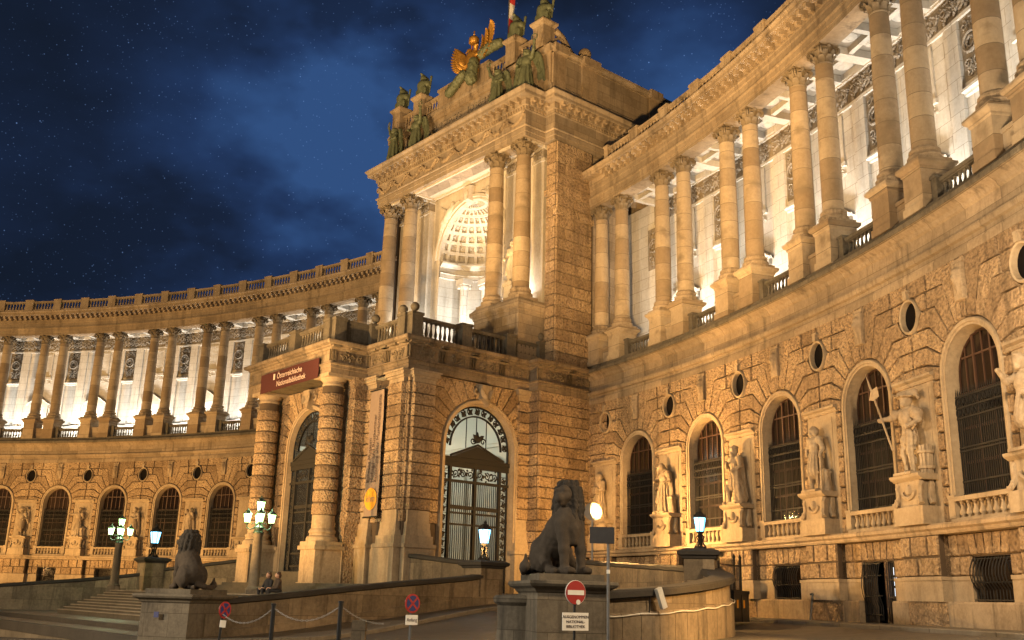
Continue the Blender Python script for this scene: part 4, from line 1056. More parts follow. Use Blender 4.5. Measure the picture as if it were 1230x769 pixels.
# ---- body walls
T = side_T(8.4, -1.05)
mb, db = arched_front('side', T, -4.95, 3.35, 2.35, -.9, 7.9, [(-4.02,.72,.22),(3.05,.5,.14)], 21, -1)
mb.build('side_wall', [M['rustic'], M['joint_shade']], PO); db.build('side_arch_surround', M['smooth'], PO, smooth=35)
portal(T, 2.35, -.6, 7.9, .42, PO)
# corner cluster on the front, recessed bay, portico flank
for s in (-1,1):
    mb = MB(front_T(0,-6)); db = MB(front_T(0,-6)); a, b = sorted((s*4.4, s*8.4)); mb.box(a, b, .1, .6, GZ, 11.55, 1); rusticate(mb, a, b, PR, .10, -.05, 1.2, seed=31+s, rough=.02)
    pilaster(front_T(0,-6), s*7.55, .72, .22, PO); pilaster(front_T(0,-6), s*5.05, .5, .16, PO)
    db.box(a, b, -.04, .1, GZ, 2.55)
    o = mb.build('front_wall', [M['rustic'], M['joint_shade']], PO); db.build('wall_base', M['smooth'], o, smooth=35)
# left flank, plain
mb = MB(left_T(-8.4,-1.05)); mb.box(-3.4, 4.95, 0, .4, GZ, 11.55, 1); rusticate(mb, -3.4, 4.95, PR, 0, -.1, 1.3, seed=41); mb.build('left_wall', [M['rustic'], M['joint_shade']], PO)
# stepped-out pier that carries the upper quoin
for s in (-1,1):
    T2 = front_T(s*8.85, 2.3); mb = MB(T2); mb.box(-.45,.45,.1,5.5,GZ,11.55,1); 
    rusticate(mb, -.47, .47, [-.02+.607*i for i in range(20)], .1, -.02, 1.2, seed=51); mb.build('pier', [M['rustic'], M['joint_shade']], PO)
    T3 = side_T(9.3, 4.4) if s > 0 else left_T(-9.3, 4.4); mb = MB(T3); mb.box(-2.1,2.4,0,.3,GZ,11.55,1)
    rusticate(mb, -2.1, 2.4, [-.02+.607*i for i in range(20)], 0, -.14, 1.25, seed=52, rough=.02); mb.build('pier_side', [M['rustic'], M['joint_shade']], PO)
# ---- portico: three openings deep, one seen; free columns at the corners
T = front_T(0, -7.0)
mb, db = arched_front('front', T, -4.6, 4.6, 2.2, 1.1, 8.0, [], 61, 1.1, deep=.3)
mb.build('portico_wall', [M['rustic'], M['joint_shade']], PO); db.build('portal_surround', M['smooth'], PO, smooth=35)
portal(T, 2.2, 1.2, 8.0, .25, PO)
for s in (-1,1):
    mb = MB(side_T(4.6,-7.0) if s > 0 else left_T(-4.6,-7.0)); q = 1 if s > 0 else -1
    mb.box(min(0,q*1.2), max(0,q*1.2), 0, .4, GZ, 11.55); rusticate(mb, min(0,q*1.0), max(0,q*1.0), PR, 0, -.1, 1.2, seed=71); mb.build('portico_flank', [M['rustic'], M['joint_shade']], PO)
for s in (-1,1):
    c = MB(); X, Y = s*3.75, -7.8
    zs_ = [3.62+.605*i for i in range(13)]
    prof = [(.6,3.1)]
    c.lathe([(.585,3.3),(.585,4.0),(.57,10.6),(.57,10.95)], X, Y, 24, mi=1)
    for j in range(1,11):
        za, zb = 3.62+.655*j-.3, 3.62+.655*(j+1)-.3
        c.lathe([(.56,za+.03),(.63,za+.05),(.655,za+.10),(.655,zb-.10),(.63,zb-.05),(.56,zb-.03)], X, Y, 28)
    co = c.build('portico_column', [M['rustic'], M['joint_shade']], PO, smooth=45)
    d = MB(); d.lathe([(.595,3.28),(.595,3.97)], X, Y, 24); d.lathe([(.82,2.62),(.84,2.75),(.80,2.86),(.68,2.92),(.66,3.02),(.72,3.1),(.70,3.2),(.6,3.3),(.585,3.5)], X, Y, 24); d.box(X-.82,X+.82,Y-.82,Y+.82,2.4,2.62)
    d.build('column_base', M['smooth'], co, smooth=40)
    d = MB(); d.box(X-.78,X+.78,Y-.78,Y+.9,.1,2.2); d.box(X-.9,X+.9,Y-.9,Y+.9,2.2,2.4); d.box(X-.86,X+.86,Y-.86,Y+.9,-1.4,.55); d.build('column_plinth', M['trim'], co)
    d = MB(); d.lathe([(.57,10.9),(.6,11.0),(.57,11.05),(.57,11.15),(.66,11.22),(.74,11.34)], X, Y, 24); d.box(X-.8,X+.8,Y-.8,Y+.8,11.34,11.55); d.build('capital', M['smooth'], co, smooth=40)
    d = MB(); d.box(X-.55,X+.55,-7.02,-6.9,GZ,11.5); d.build('respond', [M['rustic'], M['joint_shade']], PO)
# ---- entablature and terrace
OUT = [(9.35,8.4),(9.35,2.25),(8.55,2.25),(8.55,-6.15),(4.6,-6.15),(4.6,-8.5),(-4.6,-8.5),(-4.6,-6.15),(-8.55,-6.15),(-8.55,2.25),(-9.35,2.25),(-9.35,8.4)][::-1]
mb = MB(); mb.polysweep(OUT, [(-.9,11.55),(.05,11.5),(.05,11.78),(.1,11.8),(.1,11.95),(.2,12.0),(.2,12.06),(.04,12.1),(.04,12.78),(.14,12.82),(.2,12.9),(.32,12.92),(.34,12.98),(.52,13.04),(.56,13.16),(.56,13.22),(.3,13.3),(-.3,13.34)], caps=False)
mb.build('entablature', M['sooted'], PO)
mb = MB(); mb.box(-8.4,8.4,-6,9,13.1,13.3); mb.box(-4.5,4.5,-8.4,-5.9,13.1,13.29); mb.box(-9.2,9.2,2.3,9,13.08,13.31); mb.box(-4.5,4.5,-8.45,-6.9,11.5,11.6); mb.build('terrace_floor', M['dirty'], PO)
mb = MB()                                     # triglyphs and carved metopes, mutule blocks
def frieze_run(p0, p1, seed):
    (xa,ya),(xb,yb) = p0, p1; L = math.hypot(xb-xa,yb-ya); tx,ty = (xb-xa)/L,(yb-ya)/L
    mb.T = lambda x, y, z: (xa+tx*x-ty*y, ya+ty*x+tx*y, z)
    n = max(1, int(round(L/2.05))); u = L/n
    for i in range(n):
        c = (i+.5)*u
        scrollwork(mb, c-u*.29, c+u*.29, 12.18, 12.72, -.04, .05, .5, seed+i)
        for q in (-.5,.5):
            for d in (-.16,0,.16): mb.box(c+q*u+d-.05, c+q*u+d+.05, -.1, -.03, 12.14, 12.76)
        for q in (-.5,0,.5): mb.box(c+q*u*.97-.22, c+q*u*.97+.22, -.42, -.04, 12.86, 12.97)
    mb.T = None
frieze_run((8.55,-6.15),(8.55,2.25),3); frieze_run((4.6,-6.15),(8.55,-6.15),5); frieze_run((4.6,-8.5),(4.6,-6.15),8); frieze_run((9.35,2.25),(9.35,7),11)
mb.build('carved_metopes', M['relief_dark'], PO)
mb = MB(); pts = [(p[0]*(1 if abs(p[0])>9.2 else 1), p[1]) for p in OUT]
def pier_at(b, x, y, h=.34): b.box(x-h,x+h,y-h,y+h,13.3,14.55); b.box(x-h-.05,x+h+.05,y-h-.05,y+h+.05,14.5,14.66); b.box(x-h-.05,x+h+.05,y-h-.05,y+h+.05,13.28,13.46)
for p0, p1 in (((8.25,-5.4),(8.25,-2.6)),((8.25,-2.2),(8.25,.6)),((8.25,1.0),(8.25,3.2)),((7.4,-5.9),(4.9,-5.9)),((-7.4,-5.9),(-4.9,-5.9)),((-8.25,-5.4),(-8.25,1)),((3.6,-8.25),(.5,-8.25)),((-.5,-8.25),(-3.6,-8.25))):
    mb = MB(); balustrade_line(mb, p0, p1, 13.28, 14.5, .30, 1.1); mb.build('terrace_balustrade', M['dirty'], PO, smooth=40)
for x, y in ((8.25,-5.75),(7.75,-5.9),(8.25,-2.4),(8.25,.8),(4.3,-8.1),(3.9,-8.25),(0,-8.25),(-4.3,-8.1),(-8.25,-5.75),(4.45,-5.9),(8.25,3.3)): mb = MB(); pier_at(mb, x, y); mb.build('balustrade_pier', M['dirty'], PO)
mb = MB(); mb.box(4.1,4.5,-8,-5.9,13.3,14.5); mb.box(4.05,4.55,-8.1,-5.8,14.45,14.62); mb.build('terrace_parapet', M['dirty'], PO)
for x, y in ((8.25,-5.75),(7.35,-5.9),(4.6,-5.9),(8.25,3.3)):
    b = MB(); b.lathe([(.10,14.64),(.12,14.7),(.06,14.78)]+[(.25*math.sin(PI*t)+.001, 15.03-.25*math.cos(PI*t)) for t in np.linspace(.08,1,9)], x, y, 16); b.build('stone_ball', M['dirty'], PO, smooth=60)
# ---- lit vestibule behind the doors
mb = MB(); X0, X1, Y0, Y1, Z0, Z1 = -8.0, 8.3, -6.4, 3.2, -.62, 11.3
mb.add([(X0,Y0,Z0),(X1,Y0,Z0),(X1,Y1,Z0),(X0,Y1,Z0),(X0,Y0,Z1),(X1,Y0,Z1),(X1,Y1,Z1),(X0,Y1,Z1)], [(0,1,2,3),(4,5,6,7),(3,2,6,7),(0,3,7,4)])
for u in (-4.2,0,4.2):                          # blind arches and cornice of the vestibule
    mb.archsweep([(0,3.18),(0,3.0),(.3,3.0),(.3,3.18)], 1.5, Z0, 6.5, 16, cx=u)
mb.box(X0,X1,2.9,3.19,9.0,9.3); mb.box(X0,X1,3.0,3.19,8.8,9.0); mb.box(X0,X0+.2,Y0,Y1,9.0,9.3)
mb.build('vestibule', M['plaster'], PO, recalc=False)
for s in (-1,0,1): point('vestibule_lamp', pav(s*4.5, -1.2, 8.8), 380, (.95,1.0,.85), .3)
# ------------------------------------------------------------------ upper pavilion
PV = thing('palace_pavilion', 'tall central pavilion with paired columns round a great lit niche and an attic on top', 'pavilion', pav(0,0,0), -THM)
UR = [13.3+.71*i for i in range(21)]
def upper_column(x, y):
    c = MB(); r0, r1 = .53, .44
    c.lathe([(r0 if t < .3 else r0+(r1-r0)*((t-.3)/.7)**1.3, 18.0+(26.6-18.0)*t) for t in np.linspace(0,1,9)], x, y, 24)
    o = c.build('giant_column', M['column'], PV, smooth=50)
    d = MB(); corinthian(d, x, y, 26.58, .45, 1.05); d.build('capital', M['relief_dark'], o, smooth=60)
    d = MB(); d.lathe(attic_base(.53,17.32,18.02), x, y, 20); d.box(x-.74,x+.74,y-.74,y+.74,17.18,17.36); d.build('column_base', M['trim'], o, smooth=40)
for s in (-1,1):
    for x in (4.85,7.5): upper_column(s*x, 2.3)
    a, b = sorted((s*4.05, s*8.3)); p = MB(); p.box(a, b, 1.5, 4.0, 13.2, 16.6); p.box(a-.08,b+.08,1.42,4,13.2,13.75)
    p.polysweep([(a,1.5),(a,4.0),(b,4.0),(b,1.5)][::-1], [(0,16.4),(.06,16.45),(.06,16.55),(.18,16.68),(.22,16.75),(.22,16.95),(.1,17.0),(0,17.18)], closed=True); p.box(a+.01,b-.01,1.51,3.99,16.5,17.18)
    p.build('column_pedestal', M['ashlar_flat'], PV)
    # wall and pilasters behind the columns
    p = MB(); a, b = sorted((s*3.7, s*9.0)); p.box(a, b, 4.0, 4.4, 13.2, 27.6); p.build('niche_side_wall', M['pale'], PV)
    for x in (4.85,7.5):
        p = MB(); p.box(s*x-.52,s*x+.52,3.55,4.0,17.2,26.6); p.box(s*x-.62,s*x+.62,3.45,4,17.15,17.9); p.box(s*x-.6,s*x+.6,3.48,4,26.6,26.8); p.box(s*x-.7,s*x+.7,3.4,4,27.4,27.6)
        o = p.build('pilaster', M['pale'], PV); q = MB(); scrollwork(q, s*x-.55, s*x+.55, 26.8, 27.4, 3.5, .07, .5, 6); q.box(s*x-.5,s*x+.5,3.52,4,26.8,27.4); q.build('capital', M['relief'], o)
    # rusticated quoin pier
    T2 = front_T(s*8.85, 3.4); m = MB(T2); m.box(-.42,.42,.08,3.2,13.2,27.5,1); rusticate(m, -.45,.45, UR, .08, -.02, 1.2, seed=81); m.box(-.5,.5,-.12,.2,24.0,24.35)
    T3 = side_T(9.3, 5.0) if s > 0 else left_T(-9.3, 5.0); m2 = MB(T3); rusticate(m2, -1.6, 1.4, UR, .03, -.11, 1.5, seed=82, rough=.02); m2.box(-1.6,1.4,.02,.3,13.2,27.5,1); m2.box(-1.7,1.5,-.2,.1,22.6,22.95)
    m.build('quoin_pier', [M['rustic'], M['joint_shade']], PV); m2.build('quoin_side', [M['rustic'], M['joint_shade']], PV)
    T4 = side_T(8.95, 11) if s > 0 else left_T(-8.95, 11); m3 = MB(T4); m3.box(-4.7,5,0,.3,13.2,30); m3.build('side_wall', M['ashlar_flat'], PV)
# great niche
NH, NS = 3.45, 22.9
m = MB(front_T(0,4.0)); m.wallhole(-4.1, 4.1, 13.2, 27.7, NH, 13.2, NS, 0, 28)
m.build('niche_wall', M['pale'], PV)
m = MB(front_T(0,4.0)); m.archsweep([(0,.3),(0,-.02),(.05,-.1),(.2,-.1),(.24,-.2),(.42,-.2),(.48,-.1),(.5,.02)], NH, NS-.3, NS, 30, jamb=False)
m.block([(-.28,NS+NH-.05),(.28,NS+NH-.05),(.42,27.4),(-.42,27.4)], 0, -.5, .06); leaf(m, 0, NS+NH+.75, -PI/2, .8, .25, -.5, .25)
m.build('niche_archivolt', M['pale'], PV, smooth=40)
for s in (-1,1):                              # spandrel figures
    m = MB()
    V, Q = solid([('e',(s*2.0,3.9,26.7),(.2,.2,.24)),('c',(s*2.15,3.9,26.3),(s*2.9,3.95,25.6),.3,.3),('c',(s*2.9,3.95,25.6),(s*3.5,3.95,24.6),.28,.16),('c',(s*2.2,3.9,26.3),(s*1.3,3.9,26.75),.13,.09),
                  ('c',(s*2.6,3.95,26.2),(s*3.5,3.98,26.9),.22,.08),('c',(s*3.5,3.95,24.6),(s*3.75,3.95,23.8),.15,.1)], .07, k=.15, noise=.03)
    m.add(V.tolist(), Q.tolist()); m.build('spandrel_figure', M['pale'], PV, smooth=70)
m = MB()
rows = []
for j in range(2): rows.append([(NH*math.cos(PI*i/24), 4.0+NH*math.sin(PI*i/24)*1.0, (13.2,NS)[j]) for i in range(25)])
m.grid(rows); 
m.build('niche_apse', M['white'], PV, smooth=60)
m = MB()                                      # coffered half dome
nu, nv = 16, 7
def dome(a, e, r): return (r*math.cos(e)*math.cos(a), 4.0+r*math.cos(e)*math.sin(a), NS+r*math.sin(e))
for i in range(nu):
    for j in range(nv):
        a0, a1 = PI*i/nu, PI*(i+1)/nu; e0, e1 = PI/2*.94*j/nv, PI/2*.94*(j+1)/nv
        da, de = (a1-a0)*.16, (e1-e0)*.16
        o = [dome(a0,e0,NH),dome(a1,e0,NH),dome(a1,e1,NH),dome(a0,e1,NH)]
        ii = [dome(a0+da,e0+de,NH),dome(a1-da,e0+de,NH),dome(a1-da,e1-de,NH),dome(a0+da,e1-de,NH)]
        dd = [dome(a0+da*1.4,e0+de*1.4,NH+.22),dome(a1-da*1.4,e0+de*1.4,NH+.22),dome(a1-da*1.4,e1-de*1.4,NH+.22),dome(a0+da*1.4,e1-de*1.4,NH+.22)]
        m.add(o+ii+dd, [(0,1,5,4),(1,2,6,5),(2,3,7,6),(3,0,4,7),(4,5,9,8),(5,6,10,9),(6,7,11,10),(7,4,8,11),(8,9,10,11)])
        am, em = (a0+a1)/2, (e0+e1)/2
        if j < 6:
            c = Vector(dome(am,em,NH+.17)); n_ = (Vector((0,4.0,NS))-c).normalized(); t1 = n_.cross(Vector((0,0,1))).normalized(); t2 = n_.cross(t1)
            q = .17*math.cos(em)+.03
            for k in range(6):
                d = t1*math.cos(k*PI/3)+t2*math.sin(k*PI/3); e_ = t1*math.cos(k*PI/3+.5)+t2*math.sin(k*PI/3+.5); f_ = t1*math.cos(k*PI/3-.5)+t2*math.sin(k*PI/3-.5)
                m.add([tuple(c),tuple(c+e_*q*.6+n_*.05),tuple(c+d*q),tuple(c+f_*q*.6+n_*.05)],[(0,1,2,3)])
m.build('coffered_dome', M['white'], PV, recalc=False)
def half_ring(prof, r, mat, nm):
    mm = MB(); P = []
    for i in range(31):
        a = PI*i/30; P.append([((r-d)*math.cos(a), 4.0+(r-d)*math.sin(a), z) for d, z in prof])
    mm.grid(P); mm.build(nm, mat, PV, smooth=30)
half_ring([(0,21.6),(.12,21.65),(.12,21.95),(.2,22.0),(.06,22.05),(.06,22.4),(.16,22.45),(.3,22.6),(.42,22.66),(.42,22.78),(0,22.9)], NH, M['white'], 'niche_cornice')
half_ring([(0,13.3),(.12,13.3),(.12,14.6),(.2,14.62),(.2,14.75),(0,14.8)], NH, M['white'], 'niche_dado')
for a in (.55,1.12,PI-1.12,PI-.55):
    c = MB(); x, y = 2.75*math.cos(a), 4.0+2.75*math.sin(a)
    c.lathe([(.42,13.4),(.42,14.8),(.44,14.85),(.32,14.95),(.30,15.2),(.27,20.7),(.3,20.8)], x, y, 16); o = c.build('niche_column', M['white'], PV, smooth=45)
    c = MB()
    for s in (-1,1): 
        tx, ty = -math.sin(a), math.cos(a); c.lathe([(.0,20.8),(.16,20.85),(.2,21.0),(.16,21.15),(0,21.2)], x+tx*.34*s, y+ty*.34*s, 8)
    c.box(x-.42,x+.42,y-.42,y+.42,21.1,21.5); c.lathe([(.3,20.75),(.4,20.95),(.36,21.1)], x, y, 12); c.build('capital', M['white'], o, smooth=50)
c = MB(); c.box(-.85,.85,7.15,7.4,13.3,17.6); c.build('niche_door', M['wood'], PV)
c = MB(); c.box(-1.2,1.2,7.0,7.3,17.6,18.0); c.box(-1.15,-.85,7.05,7.4,13.3,17.6); c.box(.85,1.15,7.05,7.4,13.3,17.6); c.box(-.9,.9,7.1,7.3,18.3,20.6); c.box(-1.0,1.0,7.02,7.3,18.2,18.32); c.box(-1,1,7.02,7.3,20.6,20.75); c.build('door_surround', M['white'], PV)
c = MB(front_T(0,7.1)); medallion(c, 0, 18.5, 20.4, 1.4, 0); c.build('wreath_relief', M['relief'], PV)
# entablature over the columns
EP = [(9.2,16),(9.2,3.3),(8.35,3.3),(8.35,1.65),(-8.35,1.65),(-8.35,3.3),(-9.2,3.3),(-9.2,16)][::-1]
m = MB(); m.polysweep(EP, [(-1.5,27.64),(0,27.62),(0,27.9),(.06,27.92),(.06,28.2),(.16,28.26),(.16,28.34),(.0,28.4),(.0,29.32),(.1,29.38),(.1,29.6),(.2,29.64),(.2,30.05),(.66,30.08),(.68,30.14),(.68,30.3),(.82,30.46),(.84,30.54),(.5,30.62),(-.6,30.7)], caps=False); m.build('entablature', M['ashlar_flat'], PV)
m = MB(); m.box(-8.3,8.3,1.75,4.3,27.66,30.6); m.box(-9.1,9.1,3.4,16,27.7,30.65); m.build('entablature_core', M['pale'], PV)
m = MB()
for x0,x1 in ((-8.1,-4.4),(-4.1,4.1),(4.4,8.1)):
    m.box(x0,x1,1.9,2.05,27.5,27.66); m.box(x0,x1,3.6,3.75,27.5,27.66); m.box(x0,x0+.15,1.9,3.7,27.5,27.66); m.box(x1-.15,x1,1.9,3.7,27.5,27.66)
m.build('soffit_panels', M['pale'], PV)
m = MB()
def bracket_run(p0, p1, n):
    (xa,ya),(xb,yb) = p0, p1; L = math.hypot(xb-xa,yb-ya); tx,ty = (xb-xa)/L,(yb-ya)/L
    m.T = lambda x, y, z: (xa+tx*x-ty*y, ya+ty*x+tx*y, z)
    for i in range(n):
        c = (i+.5)*L/n; m.box(c-.13,c+.13,-.6,0,29.84,30.06); m.box(c-.1,c+.1,-.36,0,29.66,29.85); m.lathe([(0,29.78),(.1,29.82),(0,29.95)], c, -.55, 6)
    k = int(L/.24)
    for i in range(k): c = (i+.5)*L/k; m.box(c-.07,c+.07,-.17,0,29.42,29.6)
    m.T = None
bracket_run((-8.35,1.65),(8.35,1.65),26); bracket_run((8.35,1.65),(8.35,3.3),3); bracket_run((9.2,3.3),(9.2,12),14); m.build('cornice_brackets', M['trim'], PV)
m = MB(front_T(0,1.65)); 
for i in range(9):                              # garland frieze
    c = -7.4+1.85*i
    m.tube([(c-.85+1.7*t, -.06, 29.15-.55*math.sin(PI*t)) for t in np.linspace(0,1,9)], .12, 6)
    m.tube(spiral(c-.925, 29.0, .22, 1.2, PI/2, 1, -.05), .06, 5)
    rr = random.Random(i)
    for k in range(9): t = rr.random(); leaf(m, c-.85+1.7*t, 29.15-.55*math.sin(PI*t), rr.uniform(0,6.3), .26, .1, -.1, .08)
m.build('garland_frieze', M['trim'], PV, smooth=60)
# attic
AT = [(9.15,17),(9.15,3.05),(-9.15,3.05),(-9.15,17)][::-1]
m = MB(); m.polysweep(AT, [(.12,30.5),(.12,31.3),(.04,31.4),(0,31.45),(0,33.55),(.08,33.6),(.1,33.72),(.28,33.85),(.3,34.0),(.1,34.08),(-.5,34.1)], caps=False); m.box(-9.1,9.1,3.1,17,30.6,34.05); m.build('attic', M['ashlar_flat'], PV)
for s in (-1,1):
    x = s*9.15
    for w0, w1, p in ((3.05,4.1,.14),(5.6,6.9,.16),(12,13,.16)):
        m = MB(); a,b = sorted((x-s*.3, x+s*p)); m.box(a,b,w0,w1,30.9,33.55); a,b = sorted((x-s*.3,x+s*(p+.3))); m.box(a,b,w0-.1,w1+.1,33.55,34.12); m.build('attic_pilaster', M['trim'], PV)
    m = MB(); a,b = sorted((x+s*.1,x-s*.9)); m.box(a,b,5.5,7.0,34.1,34.35); m.build('ball_base', M['trim'], PV)
    m = MB(); a,b = sorted((s*9.15,s*8.0)); m.box(a,b,2.92,3.3,30.9,33.55); a,b=sorted((s*9.3,s*7.9)); m.box(a,b,2.75,3.3,33.55,34.12)
    m.build('attic_pilaster', M['trim'], PV)
for s in (-1,1):
    m = MB(); m.lathe([(.5,34.35),(.35,34.45)]+[(.44*math.sin(PI*t)+.001, 34.80-.44*math.cos(PI*t)) for t in np.linspace(.2,1,9)], s*8.8, 6.25, 18); m.build('stone_ball', M['trim'], PV, smooth=60)
m = MB(); m.box(-7.9,7.9,2.9,3.2,31.5,32.2); m.box(-7.6,7.6,2.85,3.2,33.35,33.6); m.box(-8,8,2.8,3.2,33.58,34.1)
for a, b in ((-7.7,-5.9),(-4.9,-2.9),(2.9,4.9),(5.9,7.7)): balustrade_line(m, (a,3.15),(b,3.15), 34.1, 35.35, .32, 1.2)
m.box(-2.9,2.9,2.85,3.5,34.1,35.5); m.box(-3,3,2.75,3.6,35.4,35.6); m.build('attic_balustrade', M['trim'], PV, smooth=40)
for x in (-8.2,-5.4,5.4,8.2):
    m = MB(); m.box(x-.5,x+.5,2.65,3.65,34.1,35.9); m.polysweep([(x-.5,2.65),(x-.5,3.65),(x+.5,3.65),(x+.5,2.65)][::-1],[(0,35.7),(.12,35.85),(.18,35.95),(.18,36.05),(0,36.15)],closed=True); m.box(x-.45,x+.45,2.7,3.6,35.9,36.12); m.box(x-.56,x+.56,2.59,3.71,34.1,34.4)
    m.build('attic_pedestal', M['trim'], PV)
for s in (-1,1):                                 # scroll shoulders behind the corner pedestals
    m = MB(); x = s*8.7
    m.tube([(x, 3.7, 35.6),(x, 4.3, 35.3),(x, 5.0, 34.5),(x,5.5,34.2)], .22, 8); m.tube([(x+s*.1, 4.0+.38*math.cos(a), 34.7+.38*math.sin(a)) for a in np.linspace(0,2*PI,13)], .1, 6); m.box(x-.12,x+.12,3.6,4.6,34.1,34.7)
    m.build('attic_scroll', M['trim'], PV, smooth=60)
tm = text_mesh('FRANCISCVS   IOSEPHVS   I', .66, M['relief'], .03, spacing=1.12); tm.transform(Matrix.Translation((0,3.03,32.8)) @ Matrix.Rotation(PI/2,4,'X')); place('inscription', tm, PV)
tm = None
# lamps in the great niche
for x, y, z, tx, tz, pw in ((-2.6,2.9,13.7,-1.2,22,260),(2.6,2.9,13.7,1.2,22,260),(0,5.2,14.2,0,24.5,420)):
    area('niche_uplight', pav(x,y,z), pav(tx,6.2,tz), pw*1.7, COOL, .9, .3, 150)
for s in (-1,1):
    area('column_uplight', pav(s*6.2,3.15,17.35), pav(s*6.2,3.9,24), 230, COOL, 1.2, .15, 150)
# ------------------------------------------------------------------ terrain, forecourt, ramp
def topav(x, y):
    dx, dy = x-CX, y-CY
    return dx*math.cos(THM)-dy*math.sin(THM)-2.95, dx*math.sin(THM)+dy*math.cos(THM)-70.0
def plane(x, y): return -1.0 + .042*max(-26, min(x, 40)) - .0072*max(-20, min(y, 90))
RP = (16.3, -21.0); RPIER = (27.9, -6.4); LPIER = (15.35, -6.0)   # ramp wall foot, the two lantern piers (pavilion frame)
def on_ramp(u, w):
    if u < 8.0 or w > 3.5: return False
    x0 = LPIER[0] + (RP[0]-LPIER[0])*min(1, max(0, (w-LPIER[1])/(RP[1]-LPIER[1])))
    if w < LPIER[1] and u < x0: return False
    # right inner parapet from the right pier to the porch corner
    if u <= RPIER[0]:
        lim = RPIER[1] + (1.5-RPIER[1])*(RPIER[0]-u)/(RPIER[0]-9.0)
        if w > lim: return False
    return True
def gz(x, y):
    z = plane(x, y); u, w = topav(x, y)
    r = math.hypot(x-CX, y-CY)
    if on_ramp(u, w):
        d = math.hypot(u-8.6, w+1.0); t = max(0, min(1, 1-(d-3)/17)); t = t*t*(3-2*t)*.6+t*.4
        z = z*(1-t) + (-.45)*0 + .25*t
    if r > 73.0 and u > 9: z = z + (-.62-z)*min(1, (r-73)/2.0)
    return z
mb = MB()
xs = list(np.arange(-60, 34, .5)); ys = list(np.arange(2, 84, .5))
P = [[(x, y, gz(x, y)) for y in ys] for x in xs]
mb.grid(P)
tag(mb.build('road', M['asphalt'], smooth=30), kind='structure')
mb = MB(); far = 1500
mb.add([(-far,-far,-3.2),(far,-far,-3.2),(far,far,-3.2),(-far,far,-3.2)], [(0,1,2,3)])
mb.add([(-60,-60,plane(-60,-60)-.02),(34,-60,plane(34,-60)-.02),(34,2,plane(34,2)-.004),(-60,2,plane(-60,2)-.004)], [(0,1,2,3)])
tag(mb.build('ground', M['asphalt']), kind='structure')
# pavement along the near wing
mb = MB(); n = 60; P = []; K = []
for i in range(n+1):
    th = THR-.55*STEP + (7.0*STEP)*i/n
    P.append([tuple(arc(th, r, z)) for r, z in ((77.4,-.485),(75.2,-.50),(75.05,-.50))])
    K.append([tuple(arc(th, r, z)) for r, z in ((75.2,-.50),(75.17,-.496),(75.02,-.50),(75.0,-.52),(75.0,-1.0))])
mb.grid(P); tag(mb.build('pavement', M['paving']), kind='structure')
mb = MB(); mb.grid(K); tag(mb.build('kerb', M['kerb']), kind='structure')
# pavement and kerb beside the left ramp wall
def strip(name, mat, path, cols, kind='structure'):
    """path of world (x,y); cols [(offset to the right, height above ground)]"""
    mb = MB(); P = []
    for i, (x, y) in enumerate(path):
        a = path[max(0,i-1)]; b = path[min(len(path)-1,i+1)]; dx, dy = b[0]-a[0], b[1]-a[1]; l = math.hypot(dx,dy); nx, ny = dy/l, -dx/l
        g0 = gz(x+nx*cols[0][0]*.5, y+ny*cols[0][0]*.5)
        P.append([(x+nx*o, y+ny*o, gz(x+nx*o, y+ny*o)+h) for o, h in cols])
    mb.grid(P); return tag(mb.build(name, mat), kind=kind)
def smooth_path(pts, n=12):
    out = []
    for i in range(len(pts)-1):
        p0, p1, p2, p3 = pts[max(0,i-1)], pts[i], pts[i+1], pts[min(len(pts)-1,i+2)]
        for k in range(n):
            t = k/n; out.append(tuple(.5*((2*p1[j])+(-p0[j]+p2[j])*t+(2*p0[j]-5*p1[j]+4*p2[j]-p3[j])*t*t+(-p0[j]+3*p1[j]-3*p2[j]+p3[j])*t**3) for j in range(len(p1))))
    out.append(tuple(pts[-1])); return out
def pw(u, w): v = pav(u, w); return (v.x, v.y)
LWP = smooth_path([pw(16.9,-20.6), pw(16.6,-17), pw(16.2,-12.5), pw(15.9,-9), pw(15.35,-6.2), pw(13.2,-4.2)], 8)
strip('pavement', M['paving'], smooth_path([(-14,31.5),(-11.2,33.6),(-8.6,35.5),(-6.4,38.2),(-4.6,41.2),(-2.5,44.2),(-.4,46.5)],8)[:-3], [(-1.2,.13),(2.0,.13)])
strip('kerb', M['kerb'], smooth_path([(-14,31.5),(-11.2,33.6),(-8.6,35.5),(-6.4,38.2),(-4.6,41.2),(-2.5,44.2),(-.4,46.5)],8)[:-3], [(1.98,.134),(2.0,.138),(2.16,.138),(2.18,.12),(2.18,-.1)])
# traffic island at the foot of the right lion
isl = smooth_path([(-3.6,19.5),(-1.6,23.0),(-.9,25.5),(.2,28.0),(1.6,29.6)],8)
strip('island', M['asphalt'], isl, [(0,.12),(3.2,.12)])
strip('kerb', M['kerb'], isl, [(-.14,-.1),(-.14,.115),(-.12,.124),(.02,.124)])
